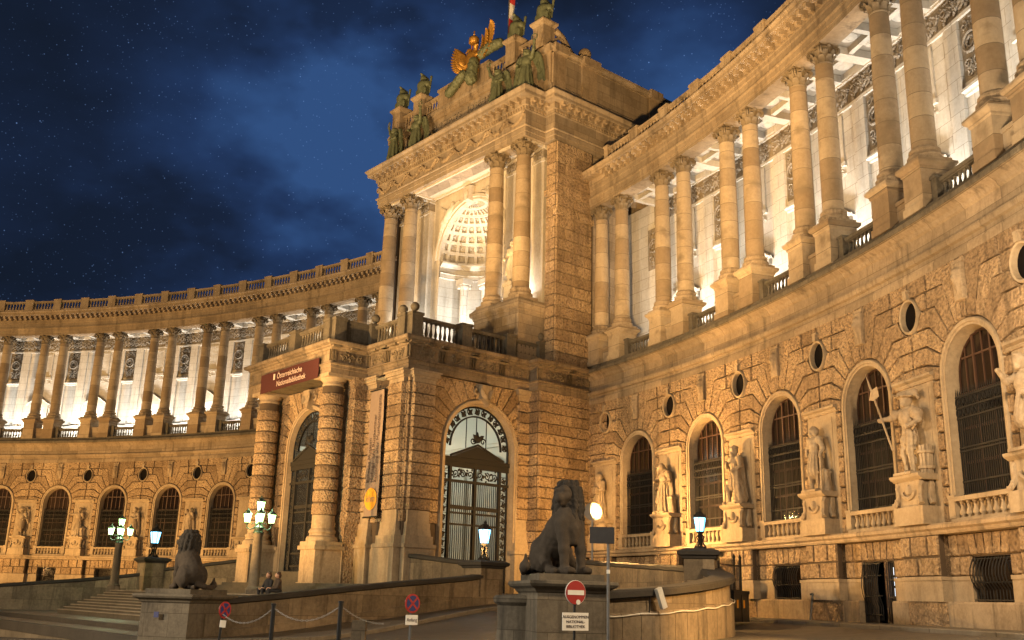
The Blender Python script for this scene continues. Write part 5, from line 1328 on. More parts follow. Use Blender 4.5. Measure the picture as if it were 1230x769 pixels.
# ------------------------------------------------------------------ staircase and landings
def pstep(mb, u0, u1, w0, w1, z0, z1):
    mb.box(u0, u1, w0, w1, z0, z1)
st = MB(); tr = MB(); n = 9; w0, w1 = -16.9, -13.8; zb, zt = -1.3, -.1
for i in range(n):
    wa = w0 + (w1-w0)*i/n; za = zb + (zt-zb)*i/n; h = (zt-zb)/n
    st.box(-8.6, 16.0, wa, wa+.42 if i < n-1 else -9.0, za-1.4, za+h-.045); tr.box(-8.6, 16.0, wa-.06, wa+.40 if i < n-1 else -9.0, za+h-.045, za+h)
o = st.build('staircase', M['steps']); tr.build('treads', M['tread'], o); o.location = pav(0,0,0); o.rotation_euler.z = -THM
tag(o, 'broad flight of worn stone steps between the small lion and the far lamp post', 'staircase')
st = MB(); 
for i in range(4):
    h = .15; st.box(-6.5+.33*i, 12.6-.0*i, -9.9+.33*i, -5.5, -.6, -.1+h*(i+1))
for i in range(4): st.box(-3.0, 3.0, -8.3+.3*i, -6.0, .3, .5+.16*(i+1))
st.box(-16.2,14.8,-9.95,-5.9,-1.8,-.101)
o = st.build('porch_steps', M['steps']); o.location = pav(0,0,0); o.rotation_euler.z = -THM
tag(o, 'upper steps and landing directly under the porch columns', 'steps')
# raised forecourt in front of the stairs: two broad treads edged with dark kerbs
fc = MB()
def fore(w_front, z): 
    fc.box(-45, 16.4, w_front, -14, -3.4, z)
fore(-17.9-1.6, -1.42); 
o = fc.build('forecourt', M['paving']); o.location = pav(0,0,0); o.rotation_euler.z = -THM; tag(o, kind='structure')
fc = MB(); fc.box(-45,16.9,-21.3,-14,-3.5,-1.60); o = fc.build('forecourt_step', M['paving']); o.location = pav(0,0,0); o.rotation_euler.z = -THM; tag(o, kind='structure')
for wf, z in ((-19.5,-1.42),(-21.3,-1.60)):
    fc = MB(); fc.box(-45,16.4,wf-.03,wf+.3,z-.4,z+.006); o = fc.build('forecourt_edge', M['coping']); o.location = pav(0,0,0); o.rotation_euler.z = -THM; tag(o, kind='structure')
# ------------------------------------------------------------------ parapet walls of the ramp
def ramp_wall(name, label, path, heights, thick, mat, copew=.12, coph=.2, foot=None, group=None):
    """path world (x,y); heights: top z along it (absolute)"""
    def prof_sweep(mb, prof_fn):
        P = []
        for i, (x, y) in enumerate(path):
            a = path[max(0,i-1)]; b = path[min(len(path)-1,i+1)]; dx, dy = b[0]-a[0], b[1]-a[1]; l = math.hypot(dx,dy); nx, ny = dy/l, -dx/l
            P.append([(x+nx*o, y+ny*o, z) for o, z in prof_fn(i)])
        mb.grid(P); m = len(P[0])
        mb.add(P[0], [tuple(range(m))]); mb.add(P[-1], [tuple(range(m))[::-1]])
    t = thick/2; mb = MB()
    prof_sweep(mb, lambda i: [(-t,-3.0),(-t,heights[i]-coph),(t,heights[i]-coph),(t,-3.0)])
    o = mb.build(name, mat); tag(o, label, 'wall', group)
    c = MB(); prof_sweep(c, lambda i: [(-t,heights[i]-coph-.02),(-t-copew,heights[i]-coph+.03),(-t-copew,heights[i]-.05),(-t-copew+.06,heights[i]),(t+copew-.06,heights[i]),(t+copew,heights[i]-.05),(t+copew,heights[i]-coph+.03),(t,heights[i]-coph-.02)])
    cb = c.build('coping', M['coping'], o)
    if foot:
        f = MB(); prof_sweep(f, lambda i: [(-t-.0,-3.0),(-t-.10,-3.0),(-t-.10,foot[i]-.04),(-t-.06,foot[i]),(t+.06,foot[i]),(t+.10,foot[i]-.04),(t+.10,-3.0)]); f.build('wall_foot', mat, o)
    return o
def lin(a, b, n): return [a+(b-a)*i/(n-1) for i in range(n)]
p1 = smooth_path([pw(17.2,-20.3), pw(16.7,-16), pw(16.2,-11.5), pw(15.6,-6.6)], 10); n1 = len(p1)
ramp_wall('ramp_wall', 'long stained wall with black coping from the small lion up to the porch-side lantern pier', p1, lin(-.42,1.02,n1), .5, M['wallstone'], foot=[gz(x+.6,y-.4)+.38 for x,y in p1])
p2 = [pw(8.55+.0,-5.4)]+[pw(8.9+6.2*t, -5.35-.55*t+.6*math.sin(PI*t)) for t in np.linspace(0,1,10)]; n2 = len(p2)
ramp_wall('ramp_wall', 'mossy pale parapet between the porch corner and the lantern pier', p2, [2.05]+[2.05-.5*t**.8 for t in np.linspace(0,1,n2-1)], .45, M['wallstone'])
p3 = smooth_path([pw(9.6,1.9), pw(15.4,.3), pw(21.5,-2.4), pw(27.5,-6.0)], 8); n3 = len(p3)
ramp_wall('ramp_wall', 'grey straight parapet behind the big lion, below the nearest statues', p3, lin(2.25,1.25,n3), .45, M['wallstone'])
p4 = smooth_path([(2.0,26.0),(4.3,27.9),(6.0,30.4),(7.05,33.4),(7.15,35.6)], 10); n4 = len(p4)
CW = ramp_wall('curved_wall', 'curved floodlit wall joining the big lion to the right-hand lantern pier', p4, [.22+1.0*(i/(n4-1))**1.1 for i in range(n4)], .5, M['wallstone'], copew=.16, coph=.22)
mb = MB(); P = []
for i,(x,y) in enumerate(p4):
    a = p4[max(0,i-1)]; b = p4[min(n4-1,i+1)]; dx, dy = b[0]-a[0], b[1]-a[1]; l = math.hypot(dx,dy); nx, ny = dy/l, -dx/l; t = i/(n4-1); zz = -.45+.70*t
    P.append([(x+nx*o, y+ny*o, z) for o, z in ((.2,-3),(.36,-3),(.36,zz),(.30,zz+.1),(.2,zz+.12))])
for i in range(0, n4-2, 2):                      # upright facing slabs with open joints
    A, B = P[i], P[min(n4-1, i+2)]; g = .012; rows = []
    for t in (g, .5, 1-g): rows.append([tuple(a+(b-a)*t for a, b in zip(p, q)) for p, q in zip(A, B)])
    mb.grid(rows); m_ = len(A); mb.add(rows[0], [tuple(range(m_))]); mb.add(rows[-1], [tuple(range(m_))[::-1]])
mb.build('wall_foot', M['slabs'], CW)
mb = MB(); mb.tube([(q[2][0]+.02, q[2][1]-.03, q[2][2]+.05+.02*math.sin(i*1.3)) for i,q in enumerate(P)], .016, 5); mb.build('cable', M['steel'], CW)
p5 = smooth_path([pw(-17.2,-22), pw(-16.9,-17), pw(-16.2,-12), pw(-15.4,-8.9)], 8); n5 = len(p5)
ramp_wall('ramp_wall', 'far stained wall left of the steps, running under the far wing', p5[::-1], lin(-.35,1.25,n5)[::-1], .5, M['wallstone'])
p6 = smooth_path([pw(-15.0,-8.7), pw(-12,-7.0), pw(-8.7,-5.6)], 6)
ramp_wall('ramp_wall', 'short rising parapet between the far lantern pier and the porch', p6[::-1], lin(1.3,2.1,len(p6))[::-1], .45, M['wallstone'])
def lantern_pier(label, x, y, top, half=.42, rz=0.0, zb=-2.5):
    t = thing('lantern_pier', label, 'pier', (x,y,zb), rz, 'lantern piers of the ramps')
    m = MB(); m.box(-half,half,-half,half,0,top-zb-.35); m.box(-half-.06,half+.06,-half-.06,half+.06,0,.9+ (gz(x,y)-zb)); m.build('shaft', M['wallstone'], t)
    h = top-zb; m = MB(); m.polysweep([(-half,-half),(-half,half),(half,half),(half,-half)][::-1],[(0,h-.36),(.06,h-.34),(.1,h-.26),(.2,h-.22),(.22,h-.1),(.14,h-.06),(0,h)],closed=True); m.box(-half,half,-half,half,h-.36,h-.004); m.build('cap', M['coping'], t)
    return t
lantern_pier('stone lantern pier at the ramp mouth in front of the arched side gate', *pw(15.35,-6.1), 1.62, .62, -THM)
lantern_pier('stone lantern pier at the far end of the curved wall, before the railing', 6.85, 35.9, 1.86, .52, -.3)
lantern_pier('stone lantern pier beyond the broad steps, before the far wing', *pw(-15.3,-9.4), 2.0, .7, -THM)
# ------------------------------------------------------------------ figures
def figure(o):
    """statue built from limbs; o overrides. height about 1.8 units, faces -y"""
    d = dict(armL=((-.22,0,1.44),(-.34,-.02,1.18),(-.28,-.2,1.02)), armR=((.22,0,1.44),(.34,-.02,1.18),(.26,-.22,1.05)), robe=True, hat=None, cape=False,
             head=(0,-.03,1.66), stump=None, beard=False, lean=0.0, wings=False, legs=((-.1,.02),(.11,-.06)), rr=.30, shoulder=.2, coat=False)
    d.update(o); p = []
    hx, hy, hz = d['head']; S = d['shoulder']
    p += [('e',(hx,hy,hz),(.095,.115,.135)),('e',(hx,hy-.11,hz-.02),(.022,.03,.035)),('e',(hx,hy-.085,hz-.085),(.06,.05,.045)),('e',(hx-.04,hy-.09,hz+.035),(.035,.03,.016)),('e',(hx+.04,hy-.09,hz+.035),(.035,.03,.016)),('e',(hx,hy-.105,hz-.07),(.03,.025,.012)),('e',(hx,hy+.03,hz+.04),(.112,.115,.12)),('c',(hx,hy+.02,hz-.1),(hx*.6,0,1.44),.06,.07)]
    if d['beard']: p += [('c',(hx,hy-.08,hz-.1),(hx,hy-.09,hz-.24),.06,.03)]
    p += [('c',(-S*.8,0,1.42),(S*.8,0,1.42),.095,.095),('c',(0,.0,1.36),(0,.0,1.05),.17,.145),('e',(0,-.05,1.28),(.19,.13,.15)),('e',(0,.01,.95),(.185,.15,.14))]
    if d['robe']:
        p += [('c',(0,.0,1.02),(0,.02,.06),.17,d['rr']),('c',(-.1,-.04,.95),(-.16,-.16,.45),.11,.1),('e',(-.1,-.22,.04),(.07,.13,.05)),('e',(.12,-.2,.04),(.07,.12,.05))]
    else:
        for (sx, sy), s in zip(d['legs'], (-1,1)):
            p += [('c',(s*.1,0,.92),(sx,sy-.04,.5),.105,.075),('c',(sx,sy-.04,.5),(sx,sy+.02,.1),.075,.052),('e',(sx,sy+.03,.34),(.06,.075,.13)),('e',(sx,sy-.06,.045),(.055,.14,.05)),('e',(sx,sy-.01,.58),(.095,.09,.06))]
    if d['coat']: p += [('c',(0,0,1.0),(0,.0,.62),.18,.25)]
    for k in ('armL','armR'):
        a, b, c = d[k]; p += [('c',a,b,.082,.066),('c',b,c,.064,.045),('e',c,(.05,.05,.055)),('e',a,(.1,.1,.1))]
    if d['cape']: p += [('c',(-.16,.1,1.42),(-.22,.17,.25),.09,.14),('c',(.16,.1,1.42),(.22,.17,.25),.09,.14),('c',(0,.13,1.4),(0,.2,.2),.12,.2)]
    if d['stump']: x = d['stump']; p += [('c',(x,.06,0),(x,.06,.5),.16,.13),('e',(x,.05,.52),(.14,.14,.05))]
    h = d['hat']
    if h == 'plume': p += [('e',(hx,hy,hz+.1),(.24,.22,.035)),('e',(hx,hy,hz+.15),(.13,.13,.07)),('c',(hx-.1,hy-.1,hz+.17),(hx+.2,hy+.1,hz+.2),.05,.07),('c',(hx+.2,hy+.1,hz+.2),(hx+.28,hy+.14,hz+.05),.06,.04)]
    elif h == 'cap': p += [('e',(hx,hy,hz+.11),(.15,.15,.05)),('e',(hx,hy+.03,hz+.15),(.11,.11,.06))]
    elif h == 'helm': p += [('e',(hx,hy+.01,hz+.06),(.13,.145,.14)),('c',(hx,hy-.12,hz+.17),(hx,hy+.18,hz+.1),.03,.05)]
    elif h == 'hood': p += [('e',(hx,hy+.04,hz+.03),(.14,.15,.17)),('c',(hx,hy+.1,hz),(0,.1,1.4),.12,.16)]
    elif h == 'curls': p += [('e',(hx+.11*math.cos(a),hy+.03+.09*math.sin(a),hz-.02+.03*math.sin(3*a)),(.05,.05,.09)) for a in np.linspace(-.5,PI+.5,8)]
    p += d.get('extra', [])
    return p
def halfbay(W_, th, z, r=76.86): return arc(th, r, z), -th
ST = 'historic figures in the ground floor niches'
def statue(label, th, pose, scale, z=4.36, h=.019, prop=None, r=76.86, cat='statue', folds=True):
    p, rz = halfbay(None, th, z, r)
    t = thing('statue', label, cat, p, rz, ST)
    me = solid_mesh('figure', figure(pose), M['statue'], h, scale, k=.03, fold=(.026, 13, 1.2, len(label)) if pose.get('robe', True) else (.012, 15, 1.3, 2), noise=.009, nsc=34)
    place('figure', me, t)
    b = MB(); b.box(-.5,.5,-.42,.4,-.0,.09); b.build('base', M['statue'], t)
    if prop: prop(t, scale)
    return t
def halberd(t, s):
    m = MB(); a = Vector((-.66,-.52,.28))*s; b = Vector((-.98,-.30,2.22))*s
    a = Vector((-.16,-.34,.55))*s; b = Vector((-1.02,-.30,2.26))*s
    m.tube([a,b], .035, 8); d = (b-a).normalized(); c = b-d*.35*s; n = Vector((1,0,.45)).normalized()
    m.add([tuple(c+n*.24*s+d*.1*s+Vector((0,.015,0))),tuple(c-n*.02*s+d*.14*s),tuple(c-n*.02*s-d*.14*s),tuple(c+n*.2*s-d*.16*s),
           tuple(c-n*.2*s), tuple(c+d*.14*s+Vector((0,-.03,0))), tuple(c-d*.14*s+Vector((0,-.03,0)))], [(0,5,6,3),(0,1,2,3),(4,5,6),(4,1,2)])
    m.tube([b-d*.05, b+d*.3*s], .035, 6, r1=.004); m.build('halberd', M['statue'], t)
def staff(x, y, z0, z1, tilt=0.0):
    def f(t, s): m = MB(); m.tube([(x*s,y*s,z0*s),((x+tilt)*s,y*s,z1*s)], .03*s, 7); m.build('staff', M['statue'], t)
    return f
def book(t, s):
    m = MB(); m.box(-.02*s,.22*s,-.34*s,-.25*s,1.0*s,1.26*s); m.build('book', M['statue'], t)
def bundle(t, s):
    m = MB(); rr = random.Random(2)
    for i in range(7): a = 2*PI*i/7; m.tube([(.42*s+.09*s*math.cos(a),.08*s+.09*s*math.sin(a),0),(.42*s+.1*s*math.cos(a),.08*s+.1*s*math.sin(a),.62*s)], .05*s, 6)
    m.lathe([(.18*s,.1*s),(.19*s,.16*s)], .42*s,.08*s, 10); m.lathe([(.18*s,.44*s),(.19*s,.5*s)], .42*s,.08*s, 10); m.build('fascine', M['statue'], t)
A = dict
statue('stone monk in a long robe holding a book, in the corner next to the porch', THR-.5*STEP, A(beard=True, cape=False, armR=((.22,0,1.44),(.33,-.06,1.18),(.12,-.27,1.14)), armL=((-.22,0,1.44),(-.32,-.06,1.16),(-.02,-.27,1.05)), head=(0,-.05,1.66), rr=.28), 1.42, prop=book)
statue('stone figure with bowed hooded head and heavy cloak, second along the near wing', THR+.5*STEP, A(hat='hood', head=(-.06,-.12,1.60), cape=True, armL=((-.22,0,1.42),(-.36,-.1,1.16),(-.2,-.3,1.1)), stump=.36, rr=.27, beard=True), 1.42)
statue('stone man stepping forward with bent knee and cap, third along the near wing', THR+1.5*STEP, A(robe=False, coat=True, cape=True, legs=((-.16,-.16),(.12,.02)), armR=((.22,0,1.44),(.35,-.04,1.16),(.18,-.26,1.0)), armL=((-.22,0,1.44),(-.32,-.1,1.2),(-.1,-.25,1.3)), hat='cap', beard=True, extra=[('c',(.2,-.1,1.0),(.32,-.05,.12),.12,.2)]), 1.44)
statue('stone cavalier with long curls, short coat and one hand on his hip', THR+2.5*STEP, A(robe=False, coat=True, hat='curls', legs=((-.12,-.08),(.12,.0)), armL=((-.22,0,1.44),(-.42,.02,1.2),(-.22,-.1,1.0)), armR=((.22,0,1.44),(.36,.0,1.18),(.4,-.1,.95)), stump=.34), 1.45, h=.017, prop=staff(.42,-.12,.0,1.0))
statue('stone lansquenet with plumed hat and slashed sleeves gripping a halberd', THR+3.5*STEP, A(robe=False, hat='plume', head=(.03,-.05,1.66), legs=((-.15,-.03),(.14,-.08)), armL=((-.24,0,1.44),(-.46,-.16,1.34),(-.60,-.34,1.30)), armR=((.24,0,1.44),(.42,.0,1.2),(.24,-.2,1.06)), shoulder=.22,
    extra=[('e',(-.36,-.08,1.40),(.13,.12,.13)),('e',(.34,.0,1.34),(.15,.14,.15)),('e',(-.1,-.01,.78),(.14,.14,.16)),('e',(.11,-.01,.78),(.14,.14,.16)),('c',(.3,-.1,1.0),(.5,-.16,1.06),.025,.02),('e',(0,-.06,1.3),(.2,.15,.19))]), 1.52, h=.018, prop=lambda t,s: (halberd(t,s), bundle(t,s)))
statue('stone warrior stretching one arm out, at the right edge of the near wing', THR+4.5*STEP, A(robe=False, coat=True, hat='helm', armL=((-.22,0,1.44),(-.32,-.16,1.36),(-.26,-.36,1.56)), cape=True), 1.5)
statue('pair of weathered stone figures in one niche behind the small lion', THL-.5*STEP, A(cape=True, head=(.12,-.03,1.62), armL=((-.22,0,1.44),(-.3,-.1,1.2),(-.2,-.2,1.35)), extra=[('e',(-.2,-.05,1.58),(.1,.11,.13)),('c',(-.22,0,1.4),(-.24,0,.1),.15,.2)], rr=.26), 1.42, h=.03)
statue('stone nobleman in a cape with folded arms, in the niche behind the left triple lamp', THL-1.5*STEP, A(robe=False, coat=True, cape=True, hat='helm', armL=((-.22,0,1.44),(-.34,-.06,1.2),(.0,-.24,1.18)), armR=((.22,0,1.44),(.34,-.06,1.2),(.02,-.26,1.14))), 1.42, h=.03)
statue('stone preacher pointing sideways with one outstretched arm, on the far wing', THL-2.5*STEP, A(armL=((-.22,0,1.44),(-.46,-.1,1.42),(-.74,-.16,1.46)), beard=True, stump=.3, hat='cap', rr=.26), 1.42, h=.03)
statue('stone winged warrior with an arm raised to his head, leftmost niche of the far wing', THL-3.5*STEP, A(robe=False, coat=True, armL=((-.22,0,1.44),(-.42,-.04,1.62),(-.4,-.1,1.9)), hat='plume', extra=[('e',(.3,.12,1.3),(.12,.08,.35)),('c',(.3,.12,1.3),(.42,.1,.8),.1,.04)]), 1.42, h=.03)
# niche statues flanking the columns of the pavilion
for s, lab in ((1,'small draped statue on a pillar between the near pair of giant columns'),(-1,'small draped statue on a pillar between the far pair of giant columns')):
    t = thing('statue', lab, 'statue', pav(s*6.2,2.7,17.2) if s > 0 else pav(s*6.2,.5,13.3), -THM, 'draped statues of the pavilion terrace')
    m = MB(); m.box(-.36,.36,-.36,.36,0,1.3); m.box(-.44,.44,-.44,.44,1.3,1.5); m.build('pillar', M['pale'], t)
    me = solid_mesh('figure', figure(A(cape=True, rr=.24, head=(.04,-.04,1.66))), M['pale'], .03, 1.55, k=.05, fold=(.02,9,1.2,1)); place('figure', me, t, (0,0,1.5))
# ------------------------------------------------------------------ winged bronzes, trophies, eagle
def wing_mesh(pts_fn, n, l0, l1, spread0, spread1, thick=.05):
    m = MB()
    for row, (k, off) in enumerate(((1.0,0.0),(.68,-.06),(.42,-.12))):
        for i in range(n):
            t = i/(n-1); a = spread0+(spread1-spread0)*t; x, z = pts_fn(t); L = (l0+(l1-l0)*math.sin(PI*(.25+.7*t)))*k
            ca, sa = math.cos(a), math.sin(a); w = .12*L+.04
            P = []
            for q, ww in ((0,.5),(.4,1),(.8,.9),(1,.3)):
                P.append([(x+ca*L*q-sa*s_*w*ww, off-(.05 if s_ == 0 else 0)+.18*q*q*L*.3, z+sa*L*q+ca*s_*w*ww) for s_ in (-1,0,1)])
            m.grid(P)
            m.grid([[(p[0],p[1]+thick,p[2]) for p in r_] for r_ in P])
    return m
VG = 'winged bronze victories along the cornice'
def victory(label, u, z, up, scale=1.72, turn=0.0):
    t = thing('winged_victory', label, 'statue', pav(u, 2.0, z), -THM+turn, VG)
    aU = ((up*.2,0,1.44),(up*.36,-.1,1.66),(up*.42,-.16,1.96)); aD = ((-up*.2,0,1.44),(-up*.34,-.06,1.2),(-up*.24,-.26,1.1))
    me = solid_mesh('figure', figure(A(armL=aU if up < 0 else aD, armR=aD if up < 0 else aU, rr=.3, hat='curls', extra=[('c',(0,-.05,.9),(.1,-.14,.3),.16,.16),('c',(0,.05,.9),(-.15,.1,.15),.15,.2)])), M['bronze'], .024, scale, k=.045, fold=(.025,9,1.2,u), noise=.006, nsc=24)
    place('figure', me, t)
    for s in (-1,1):
        m = wing_mesh(lambda q, s=s: (s*(.2+.35*q*(1-q)*2+.25*q), 1.5+.35*math.sin(PI*min(1,q*.8))-.25*q), 8, .8, 1.3, PI/2-s*.35-(0), -PI/2+s*.12 if s > 0 else -PI/2-.12+0.0) if False else MB()
        for row in range(3):
            for i in range(8):
                q = i/7; x0, z0 = s*(.18+.32*math.sin(PI*q*.6)), 1.55+.30*math.sin(PI*q)*(1-q)-.3*q
                L = (1.25-.5*q)*(1,.7,.42)[row]; a = -PI/2 + s*(.42-.5*q); ca, sa = math.cos(a), math.sin(a); w = .1*(1,.9,.8)[row]; P = []
                for k_, ww in ((0,.6),(.4,1),(.8,.9),(1,.25)): P.append([((x0+ca*L*k_-sa*c_*w*ww)*scale, (.14-.03*row+.14*k_*(1-k_)-(.03 if c_ == 0 else 0))*scale, (z0+sa*L*k_+ca*c_*w*ww)*scale) for c_ in (-1,0,1)])
                m.grid(P); m.grid([[(a_,b_+.05,c_) for a_,b_,c_ in r_] for r_ in P])
        m.build('wing', M['bronze'], t)
    m = MB(); hx, hy, hz = aU[2]; m.tube([((hx+.12*math.cos(a))*scale, hy*scale, (hz+.14+.12*math.sin(a))*scale) for a in np.linspace(0,2*PI,13)], .035, 6); m.build('wreath', M['bronze'], t)
    return t
victory('green bronze winged woman on the cornice corner nearest the viewer, wreath raised', 7.9, 30.68, 1, 1.78, .25)
victory('green bronze winged woman just left of the near corner figure, below the garland', 5.0, 30.68, -1, 1.66)
victory('green bronze winged woman beside the far corner figure, wings half spread', -4.3, 30.68, 1, 1.76)
victory('green bronze winged woman on the far cornice corner, arm thrown out to the sky', -7.2, 30.68, -1, 1.76, -.3)
for x, lab in ((-8.2,'bronze armour trophy on the far corner pedestal of the attic'),(-5.4,'bronze armour trophy on the pedestal left of the gilded eagle'),(5.4,'bronze armour trophy on the pedestal right of the gilded eagle'),(8.2,'bronze armour trophy on the highest near corner pedestal of the attic')):
    t = thing('trophy', lab, 'trophy', pav(x,3.15,36.14), -THM, 'bronze trophies on the attic')
    V, Q = solid([('c',(0,0,.2),(0,0,.9),.42,.5),('e',(0,-.05,1.0),(.55,.34,.3)),('e',(0,-.05,1.5),(.24,.27,.3)),('c',(0,-.3,1.85),(0,.3,1.6),.09,.14),('e',(-.5,0,.95),(.2,.22,.26)),('e',(.5,0,.95),(.2,.22,.26)),
                  ('c',(-.5,.2,.3),(-.75,.15,1.6),.06,.1),('c',(.5,.2,.3),(.72,.15,1.5),.06,.1),('e',(.35,-.25,.35),(.3,.12,.4)),('e',(-.35,-.25,.35),(.3,.12,.4))], .05, k=.07, noise=.015, nsc=14)
    m = MB(); m.add(V.tolist(), Q.tolist()); m.build('armour', M['bronze'], t, smooth=70)
def eagle():
    t = thing('eagle', 'gilded double-headed eagle with spread wings and a crown, on top of the attic', 'sculpture', pav(1.4,2.7,35.2), -THM-.1); t.scale = (.90,.90,.76)
    body = [('c',(0,0,.2),(0,-.1,1.55),.42,.55),('e',(0,-.25,1.1),(.5,.4,.7)),('c',(0,.1,.3),(0,.35,-.3),.35,.2)]
    for s in (-1,1):
        body += [('c',(s*.15,-.1,1.6),(s*.42,-.15,2.35),.26,.17),('e',(s*.48,-.2,2.45),(.2,.2,.17)),('c',(s*.55,-.22,2.47),(s*.82,-.26,2.38),.09,.03),('c',(s*.82,-.26,2.38),(s*.84,-.26,2.25),.05,.02),
                 ('c',(s*.3,-.15,.4),(s*.5,-.35,-.15),.22,.12),('c',(s*.3,0,1.5),(s*1.0,.05,1.75),.3,.2)]
    place('body', solid_mesh('body', body, M['gold'], .06, 1, k=.12, noise=.02, nsc=12), t)
    for s in (-1,1):
        m = MB()
        for row in range(3):
            for i in range(12):
                q = i/11; x0 = s*(.40+.75*q); z0 = 1.15+.95*q; L = (1.2+1.35*math.sin(PI*(.1+.6*q)))*(1,.66,.38)[row]
                a0 = -.2+1.05*q; a = a0 if s > 0 else PI-a0
                ca, sa = math.cos(a), math.sin(a); w = .17*(1,.95,.85)[row]; P = []
                for k_, ww in ((0,.6),(.35,1),(.8,.9),(.95,.55),(1,.1)): P.append([(x0+ca*L*k_-sa*c_*w*ww, .05-.07*row-.35*k_*k_-(.06 if c_ == 0 else 0), z0+sa*L*k_+ca*c_*w*ww) for c_ in (-1,0,1)])
                m.grid(P); m.grid([[(a_,b_+.07,c_) for a_,b_,c_ in r_] for r_ in P])
        m.build('wing', M['gold'], t)
    m = MB(); m.lathe([(.36,2.95),(.42,3.0),(.42,3.1),(.36,3.14),(.42,3.3),(.42,3.45),(.33,3.6),(.15,3.68),(.06,3.7),(.06,3.8),(.1,3.86),(.06,3.92),(0,3.94)], 0, -.1, 8); m.box(-.03,.03,-.13,-.07,3.96,4.3); m.box(-.12,.12,-.13,-.07,4.1,4.17)
    m.tube([(-.3,-.1,2.55),(-.34,-.1,2.98)], .05, 5); m.tube([(.3,-.1,2.55),(.34,-.1,2.98)], .05, 5); m.tube([(0,0,1.9),(0,0,2.98)], .05, 6)
    m.build('crown', M['gold'], t, smooth=50)
    return t
eagle()
g = MB()
V, Q = solid([('c',(.35,-.2,.2),(.25,-.35,-1.1),.34,.42),('e',(.25,-.35,-1.1),(.42,.36,.5))]+[('c',(1.1+.35*i,-.1+.03*i,.5+.12*i-.02*i*i),(1.45+.35*i,-.07+.03*i,.6+.10*i-.02*i*i),.34,.32) for i in range(5)]+
             [('c',(-1.0-.4*i,-.1,-.2-.22*i),(-1.4-.4*i,-.1,-.42-.22*i),.32,.3) for i in range(4)], .06, k=.1, noise=.06, nsc=13)
g.add(V.tolist(), Q.tolist()); o = g.build('garland', M['bronze'], smooth=80); o.location = pav(1.4,2.6,35.6); o.rotation_euler.z = -THM
tag(o, 'thick green bronze laurel garland draped below the gilded eagle', 'garland')
t = thing('flagpole', 'thin flagpole with a furled red and white flag behind the gilded eagle', 'flagpole', pav(1.0,6.0,34.1), -THM)
m = MB(); m.tube([(0,0,0),(0,0,14)], .07, 8, r1=.04); m.build('pole', M['grey'], t)
def flag(z0, z1, mat, nm):
    m = MB(); P = []
    for j in range(9):
        z = z0+(z1-z0)*j/8; k = .55-.035*abs(z-8.0); P.append([(.06+k*(q/6)*1.0, .10*math.sin(q*2.1+z*.8)*(.3+q/6), z-.5*q/6) for q in range(7)])
    m.grid(P); m.build(nm, mat, t, smooth=60)
flag(5.0,7.0,M['flagred'],'flag_stripe'); flag(7.0,8.3,M['flagwhite'],'flag_stripe'); flag(8.3,10.5,M['flagred'],'flag_stripe')
# ------------------------------------------------------------------ lions
def lion_prims(turn):
    P = []
    for s in (-1,1):
        P += [('e',(s*.34,.72,.50),(.27,.48,.46)),('c',(s*.42,.35,.35),(s*.45,.1,.14),.17,.13),('e',(s*.46,-.02,.10),(.15,.30,.11)),('c',(s*.24,-.26,1.25),(s*.27,-.40,.62),.22,.145),('c',(s*.27,-.40,.62),(s*.27,-.44,.12),.14,.125),('e',(s*.27,-.55,.10),(.155,.25,.11)),('e',(s*.27,-.40,.60),(.15,.15,.12))]
        for k in (-1,0,1): P += [('e',(s*.27+k*.09,-.74,.09),(.05,.08,.07)),('e',(s*.46+k*.08,-.28,.08),(.05,.08,.07))]
    P += [('c',(0,.78,.62),(0,.25,1.05),.46,.45),('c',(0,.25,1.05),(0,-.10,1.40),.45,.40),('e',(0,-.20,1.22),(.40,.36,.50)),('c',(0,-.36,1.1),(0,-.4,.85),.24,.16)]
    P += [('c',(-.1,1.1,.2),(-.45,1.12,.10),.11,.10),('c',(-.45,1.12,.10),(-.82,.85,.09),.10,.09),('c',(-.82,.85,.09),(-1.0,.55,.10),.09,.09),('e',(-1.03,.45,.18),(.13,.19,.14)),('c',(-1.03,.42,.2),(-1.06,.34,.48),.11,.03)]
    H = []; c = (0,-.12)
    H += [('e',(0,-.08,1.80),(.34,.36,.50)),('e',(0,-.36,1.98),(.21,.25,.25)),('c',(0,-.44,1.95),(0,-.64,1.88),.145,.115),('e',(0,-.71,1.93),(.075,.05,.05)),('c',(0,-.44,1.79),(0,-.60,1.76),.10,.08),('e',(0,-.67,1.86),(.125,.075,.07))]
    for s in (-1,1): H += [('e',(s*.11,-.53,2.09),(.08,.07,.045)),('e',(s*.22,-.2,2.20),(.08,.06,.09)),('e',(s*.13,-.47,1.93),(.08,.11,.08))]
    rr = random.Random(4)
    for ring, (z, rad, n) in enumerate(((2.20,.25,9),(2.04,.35,12),(1.84,.39,13),(1.62,.38,13),(1.42,.36,11),(1.22,.33,8))):
        for i in range(n):
            a = 2*PI*i/n + ring*.4; x, y = rad*math.cos(a), -.06+rad*math.sin(a)*.95
            if ring < 4 and y < -.36 and abs(x) < .2: continue
            H.append(('c',(x*.9,y*.9,z+.08),(x*1.12,y*1.08,z-.16-rr.random()*.08),.105,.06))
    out = []
    for p in H:
        if p[0] == 'e': out.append(('e',rotz(p[1],turn,c),(max(p[2][0],p[2][1])*.6+min(p[2][0],p[2][1])*.4,)*2+(p[2][2],) if abs(turn) > .3 and max(p[2][0],p[2][1]) < .2 else p[2]))
        else: out.append(('c',rotz(p[1],turn,c),rotz(p[2],turn,c),p[3],p[4]))
    return P, out
def lion_meshes(turn, h):
    P, H = lion_prims(turn); mane = [H[0]]+H[12:]; face = H[1:12]
    return solid_mesh('body', P+face, M['lion'], h, 1.0, k=.06, noise=.012, nsc=17), solid_mesh('mane', mane, M['mane'], h*.8, 1.0, k=.022, noise=.022, nsc=30)
